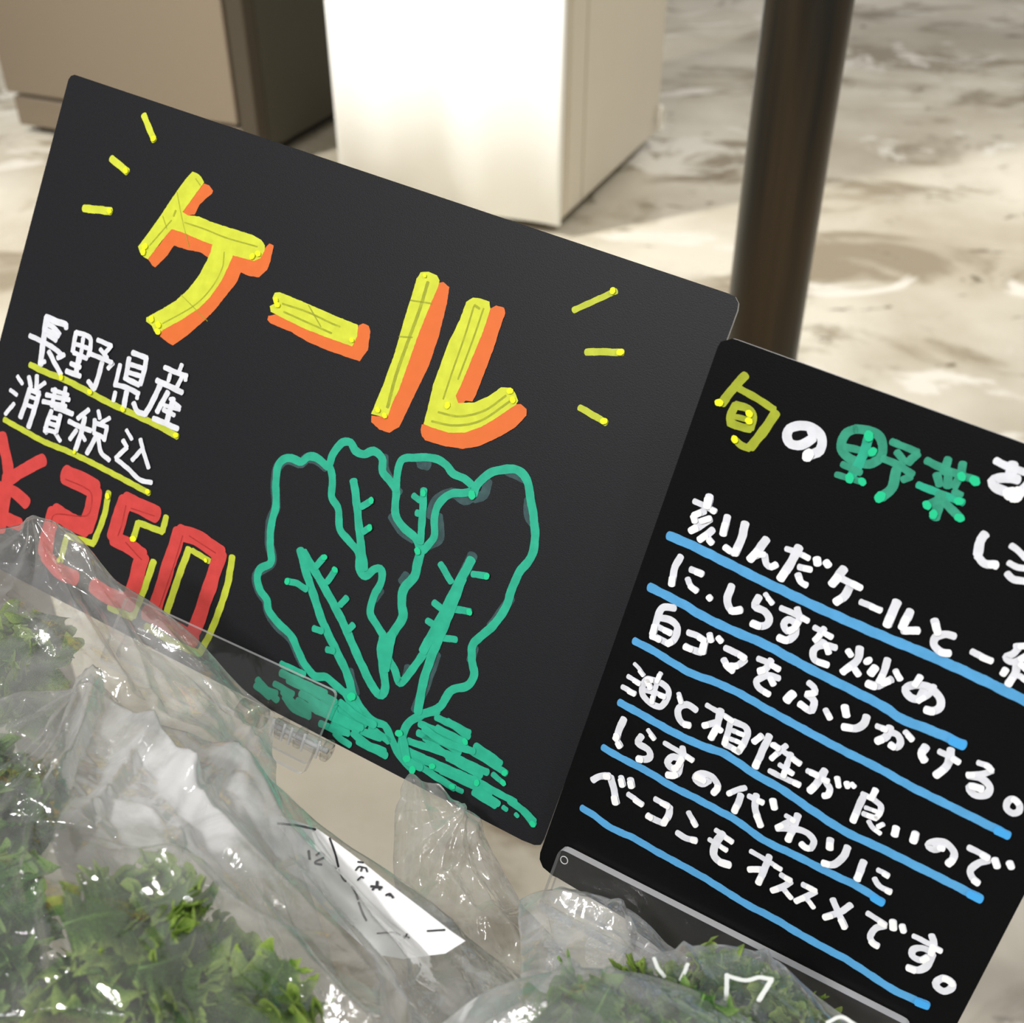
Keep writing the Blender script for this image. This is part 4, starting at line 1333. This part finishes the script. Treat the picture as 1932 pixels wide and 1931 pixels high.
GC = g('0.337 757 1490 768 1466 778 1460 795 1474 815 1478 832 1480 848 1503 865 1527 885 1530 902 1542',
       '0.332 744 1545 765 1540 785 1545 810 1550 835 1555 860 1565 880 1575 905 1588 925 1610 945 1632',
       '0.325 742 1640 765 1640 792 1645 820 1650 850 1655 880 1660 910 1670 940 1685 970 1705 1000 1720',
       '0.312 755 1740 785 1745 815 1750 850 1755 885 1760 920 1765 960 1775 1000 1790 1040 1800 1075 1812',
       '0.296 770 1850 805 1855 840 1860 880 1865 920 1875 960 1885 1000 1895 1045 1905 1090 1915 1140 1925',
       '0.284 780 1960 820 1960 860 1965 900 1970 940 1980 990 1990 1040 2000 1090 2010 1140 2020 1190 2030')
bag('plastic_bag', 'clear bag mouth standing up in a point between the two boards', GC, 0.0019, 23, 'bag_film', 0.012, [(778, 1455, 0.337, 12, 0.8), (875, 1525, 0.337, 12, 0.7)], 180, 150,
    creases=[(0.33, 0.0022, 16, (785, 1470), (800, 1560), (790, 1660)), (0.33, 0.003, 18, (865, 1527), (868, 1600), (890, 1660), (970, 1800)), (0.33, 0.002, 16, (905, 1540), (860, 1640), (790, 1720)), (0.32, 0.002, 20, (850, 1560), (830, 1650), (930, 1760), (1080, 1830))])
GD = g('0.304 985 1700 1020 1684 1060 1682 1100 1690 1150 1700 1195 1722 1230 1750 1262 1782 1300 1800',
       '0.294 985 1760 1020 1745 1060 1745 1105 1750 1150 1765 1195 1785 1235 1810 1270 1835 1310 1850',
       '0.282 985 1830 1020 1820 1060 1820 1105 1825 1150 1835 1200 1850 1240 1870 1280 1890 1320 1905',
       '0.270 985 1920 1020 1915 1060 1910 1110 1910 1160 1920 1210 1935 1250 1950 1290 1965 1330 1975')
bag('plastic_bag', 'crumpled lilac-grey bag at the left end of the long acrylic holder', GD, 0.0028, 37, 'bag_film_glare_haze', 0.012, [(1100, 1690, 0.30, 5, 0.25)], 130, 140,
    creases=[(0.29, 0.003, 20, (1060, 1700), (1150, 1740), (1200, 1790), (1270, 1850)), (0.29, 0.003, 18, (1160, 1720), (1180, 1800), (1150, 1850))])
GE = g('0.268 1130 1850 1180 1822 1225 1808 1265 1796 1310 1786 1360 1784 1410 1793 1455 1812 1500 1845 1550 1885 1610 1925 1680 1965',
       '0.258 1120 1890 1165 1866 1215 1850 1260 1840 1310 1835 1360 1838 1415 1850 1465 1870 1515 1900 1565 1935 1620 1970 1690 2010',
       '0.246 1110 1950 1155 1932 1205 1920 1255 1915 1310 1915 1365 1920 1420 1935 1475 1955 1525 1985 1580 2015 1640 2050 1700 2080',
       '0.236 1100 2030 1150 2018 1200 2010 1250 2010 1310 2010 1370 2020 1430 2035 1490 2055 1540 2080 1600 2110 1650 2140 1710 2170')
bE = bag('plastic_bag', 'clear printed bag of bright kale at the lower right', GE, 0.0016, 41, 'bag_film', 0.016, None, 120, 170,
         painted_haze=lambda s, t: 0.8 + 1.6 * np.exp(-(s / 0.2) ** 2),
         creases=[(0.26, 0.002, 18, (1290, 1790), (1330, 1850), (1300, 1920)), (0.26, 0.002, 16, (1440, 1800), (1420, 1860), (1500, 1930))])
GF = g('0.243 800 1960 870 1905 950 1858 1020 1838 1085 1829 1150 1830 1215 1838 1280 1855 1340 1880 1400 1915 1470 1960 1540 2010',
       '0.233 790 2010 860 1955 945 1910 1020 1885 1090 1875 1160 1878 1225 1888 1290 1908 1350 1935 1410 1970 1480 2015 1550 2060',
       '0.224 780 2080 860 2030 950 1985 1020 1960 1090 1950 1160 1955 1230 1965 1300 1985 1360 2010 1420 2045 1490 2090 1560 2130',
       '0.215 780 2190 860 2140 950 2090 1020 2070 1090 2060 1160 2065 1230 2075 1300 2095 1360 2120 1420 2150 1490 2190 1560 2230')
bag('plastic_bag', 'grey-green veiled bag nearest the camera, bottom centre', GF, 0.0016, 53, 'bag_film', 0.012, None, 120, 200,
    painted_haze=lambda s, t: 1.3 + 2.0 * np.exp(-(t / 0.22) ** 2),
    creases=[(0.235, 0.003, 26, (1080, 1830), (1020, 1880), (940, 1940)), (0.235, 0.002, 20, (1150, 1840), (1240, 1890), (1330, 1950))])

# kale inside the bags
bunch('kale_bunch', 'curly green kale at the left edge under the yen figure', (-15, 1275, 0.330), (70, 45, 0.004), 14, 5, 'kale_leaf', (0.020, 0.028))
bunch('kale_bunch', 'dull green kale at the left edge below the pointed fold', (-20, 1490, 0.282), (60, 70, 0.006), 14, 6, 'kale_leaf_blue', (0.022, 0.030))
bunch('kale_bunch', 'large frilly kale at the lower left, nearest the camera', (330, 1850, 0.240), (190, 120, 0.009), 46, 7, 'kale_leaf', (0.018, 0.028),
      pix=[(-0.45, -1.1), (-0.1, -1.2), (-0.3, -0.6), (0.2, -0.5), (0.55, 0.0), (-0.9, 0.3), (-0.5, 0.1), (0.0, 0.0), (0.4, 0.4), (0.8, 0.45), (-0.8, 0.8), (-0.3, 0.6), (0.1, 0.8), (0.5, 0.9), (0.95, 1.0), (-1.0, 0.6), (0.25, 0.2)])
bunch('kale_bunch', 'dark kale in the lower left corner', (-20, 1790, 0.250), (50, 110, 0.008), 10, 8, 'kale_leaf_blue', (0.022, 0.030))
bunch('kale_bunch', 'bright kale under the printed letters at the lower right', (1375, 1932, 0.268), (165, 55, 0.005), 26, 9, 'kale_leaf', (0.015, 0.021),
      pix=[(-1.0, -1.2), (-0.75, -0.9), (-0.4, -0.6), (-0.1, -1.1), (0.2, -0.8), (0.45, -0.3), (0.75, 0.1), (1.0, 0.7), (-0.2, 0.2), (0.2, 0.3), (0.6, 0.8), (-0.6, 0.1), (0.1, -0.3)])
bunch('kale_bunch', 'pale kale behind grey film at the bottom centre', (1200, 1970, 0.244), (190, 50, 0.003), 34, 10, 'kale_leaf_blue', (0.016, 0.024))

# printed white letters on the lower right bag
PE = Plane((-1, 0, 0), (0, -0.5, -0.8), (-0.05, -0.85, 0.52), at(1400, 1850, 0.2525))
mbr = draw(PE, bE, 'printed_letters', (1000, 1560, 700 / 1932), '''
p 20 645 685 665 735 700 782; p 20 822 715 785 800; p 24 1025 770 1022 900; p 22 1020 775 1120 800 1190 785 1262 795; p 26 1255 800 1190 905; p 20 1545 1020 1620 990 1690 1030; p 16 1600 1040 1670 1060; p 20 1560 1010 1530 1080
''', 'white printed letters')
mbr.parent = None
mbr.matrix_world = PE.M
mbr.parent = bE
bpy.context.view_layer.update()
mbr.matrix_parent_inverse = bE.matrix_world.inverted()

# paper slip
PP = Plane((-1, 0.2, 0), (0, -0.6, -0.7), (-0.25, -0.62, 0.75), at(680, 1660, 0.282))
slip = empty('paper_slip', M=PP.M)
tag(slip, 'white ruled paper slip with black writing inside the big front bag', 'paper')
b = MB()
b.prism(loc(PP, (470, 1540), (520, 1538), (560, 1550), (598, 1564), (640, 1594), (690, 1632), (745, 1676), (800, 1718), (850, 1757), (878, 1776), (840, 1800), (760, 1810), (700, 1800), (640, 1745), (570, 1670), (500, 1590)), -0.0002, 0, 'paper')
b.build('sheet', slip)
draw(PP, slip, 'writing', (500, 1520, 400 / 1931), '''
k 14 115 165 300 185 460 220; k 14 590 300 640 440 670 560; k 10 672 590 710 670 740 695; k 14 795 740 830 800 848 858; k 14 855 885 890 980 925 1050; k 12 1480 1145 1640 1135
k 16 400 415 410 490; k 13 470 455 510 430 545 470 470 510 460 530 520 540; k 12 850 515 900 522; k 11 830 592 860 560 925 572; k 11 925 575 935 605; k 11 890 560 878 600; k 11 850 682 882 650 900 662
k 16 970 738 1068 748; k 18 1028 695 1022 750; k 13 985 770 1000 745; k 13 1050 770 1040 745; k 13 1108 820 1140 805 1172 840; k 11 1145 800 1140 825; k 10 1030 1165 1180 1155 1240 1180; k 12 1270 1190 1320 1205; k 10 1300 1170 1290 1200
''', 'black writing', ws=1.5)
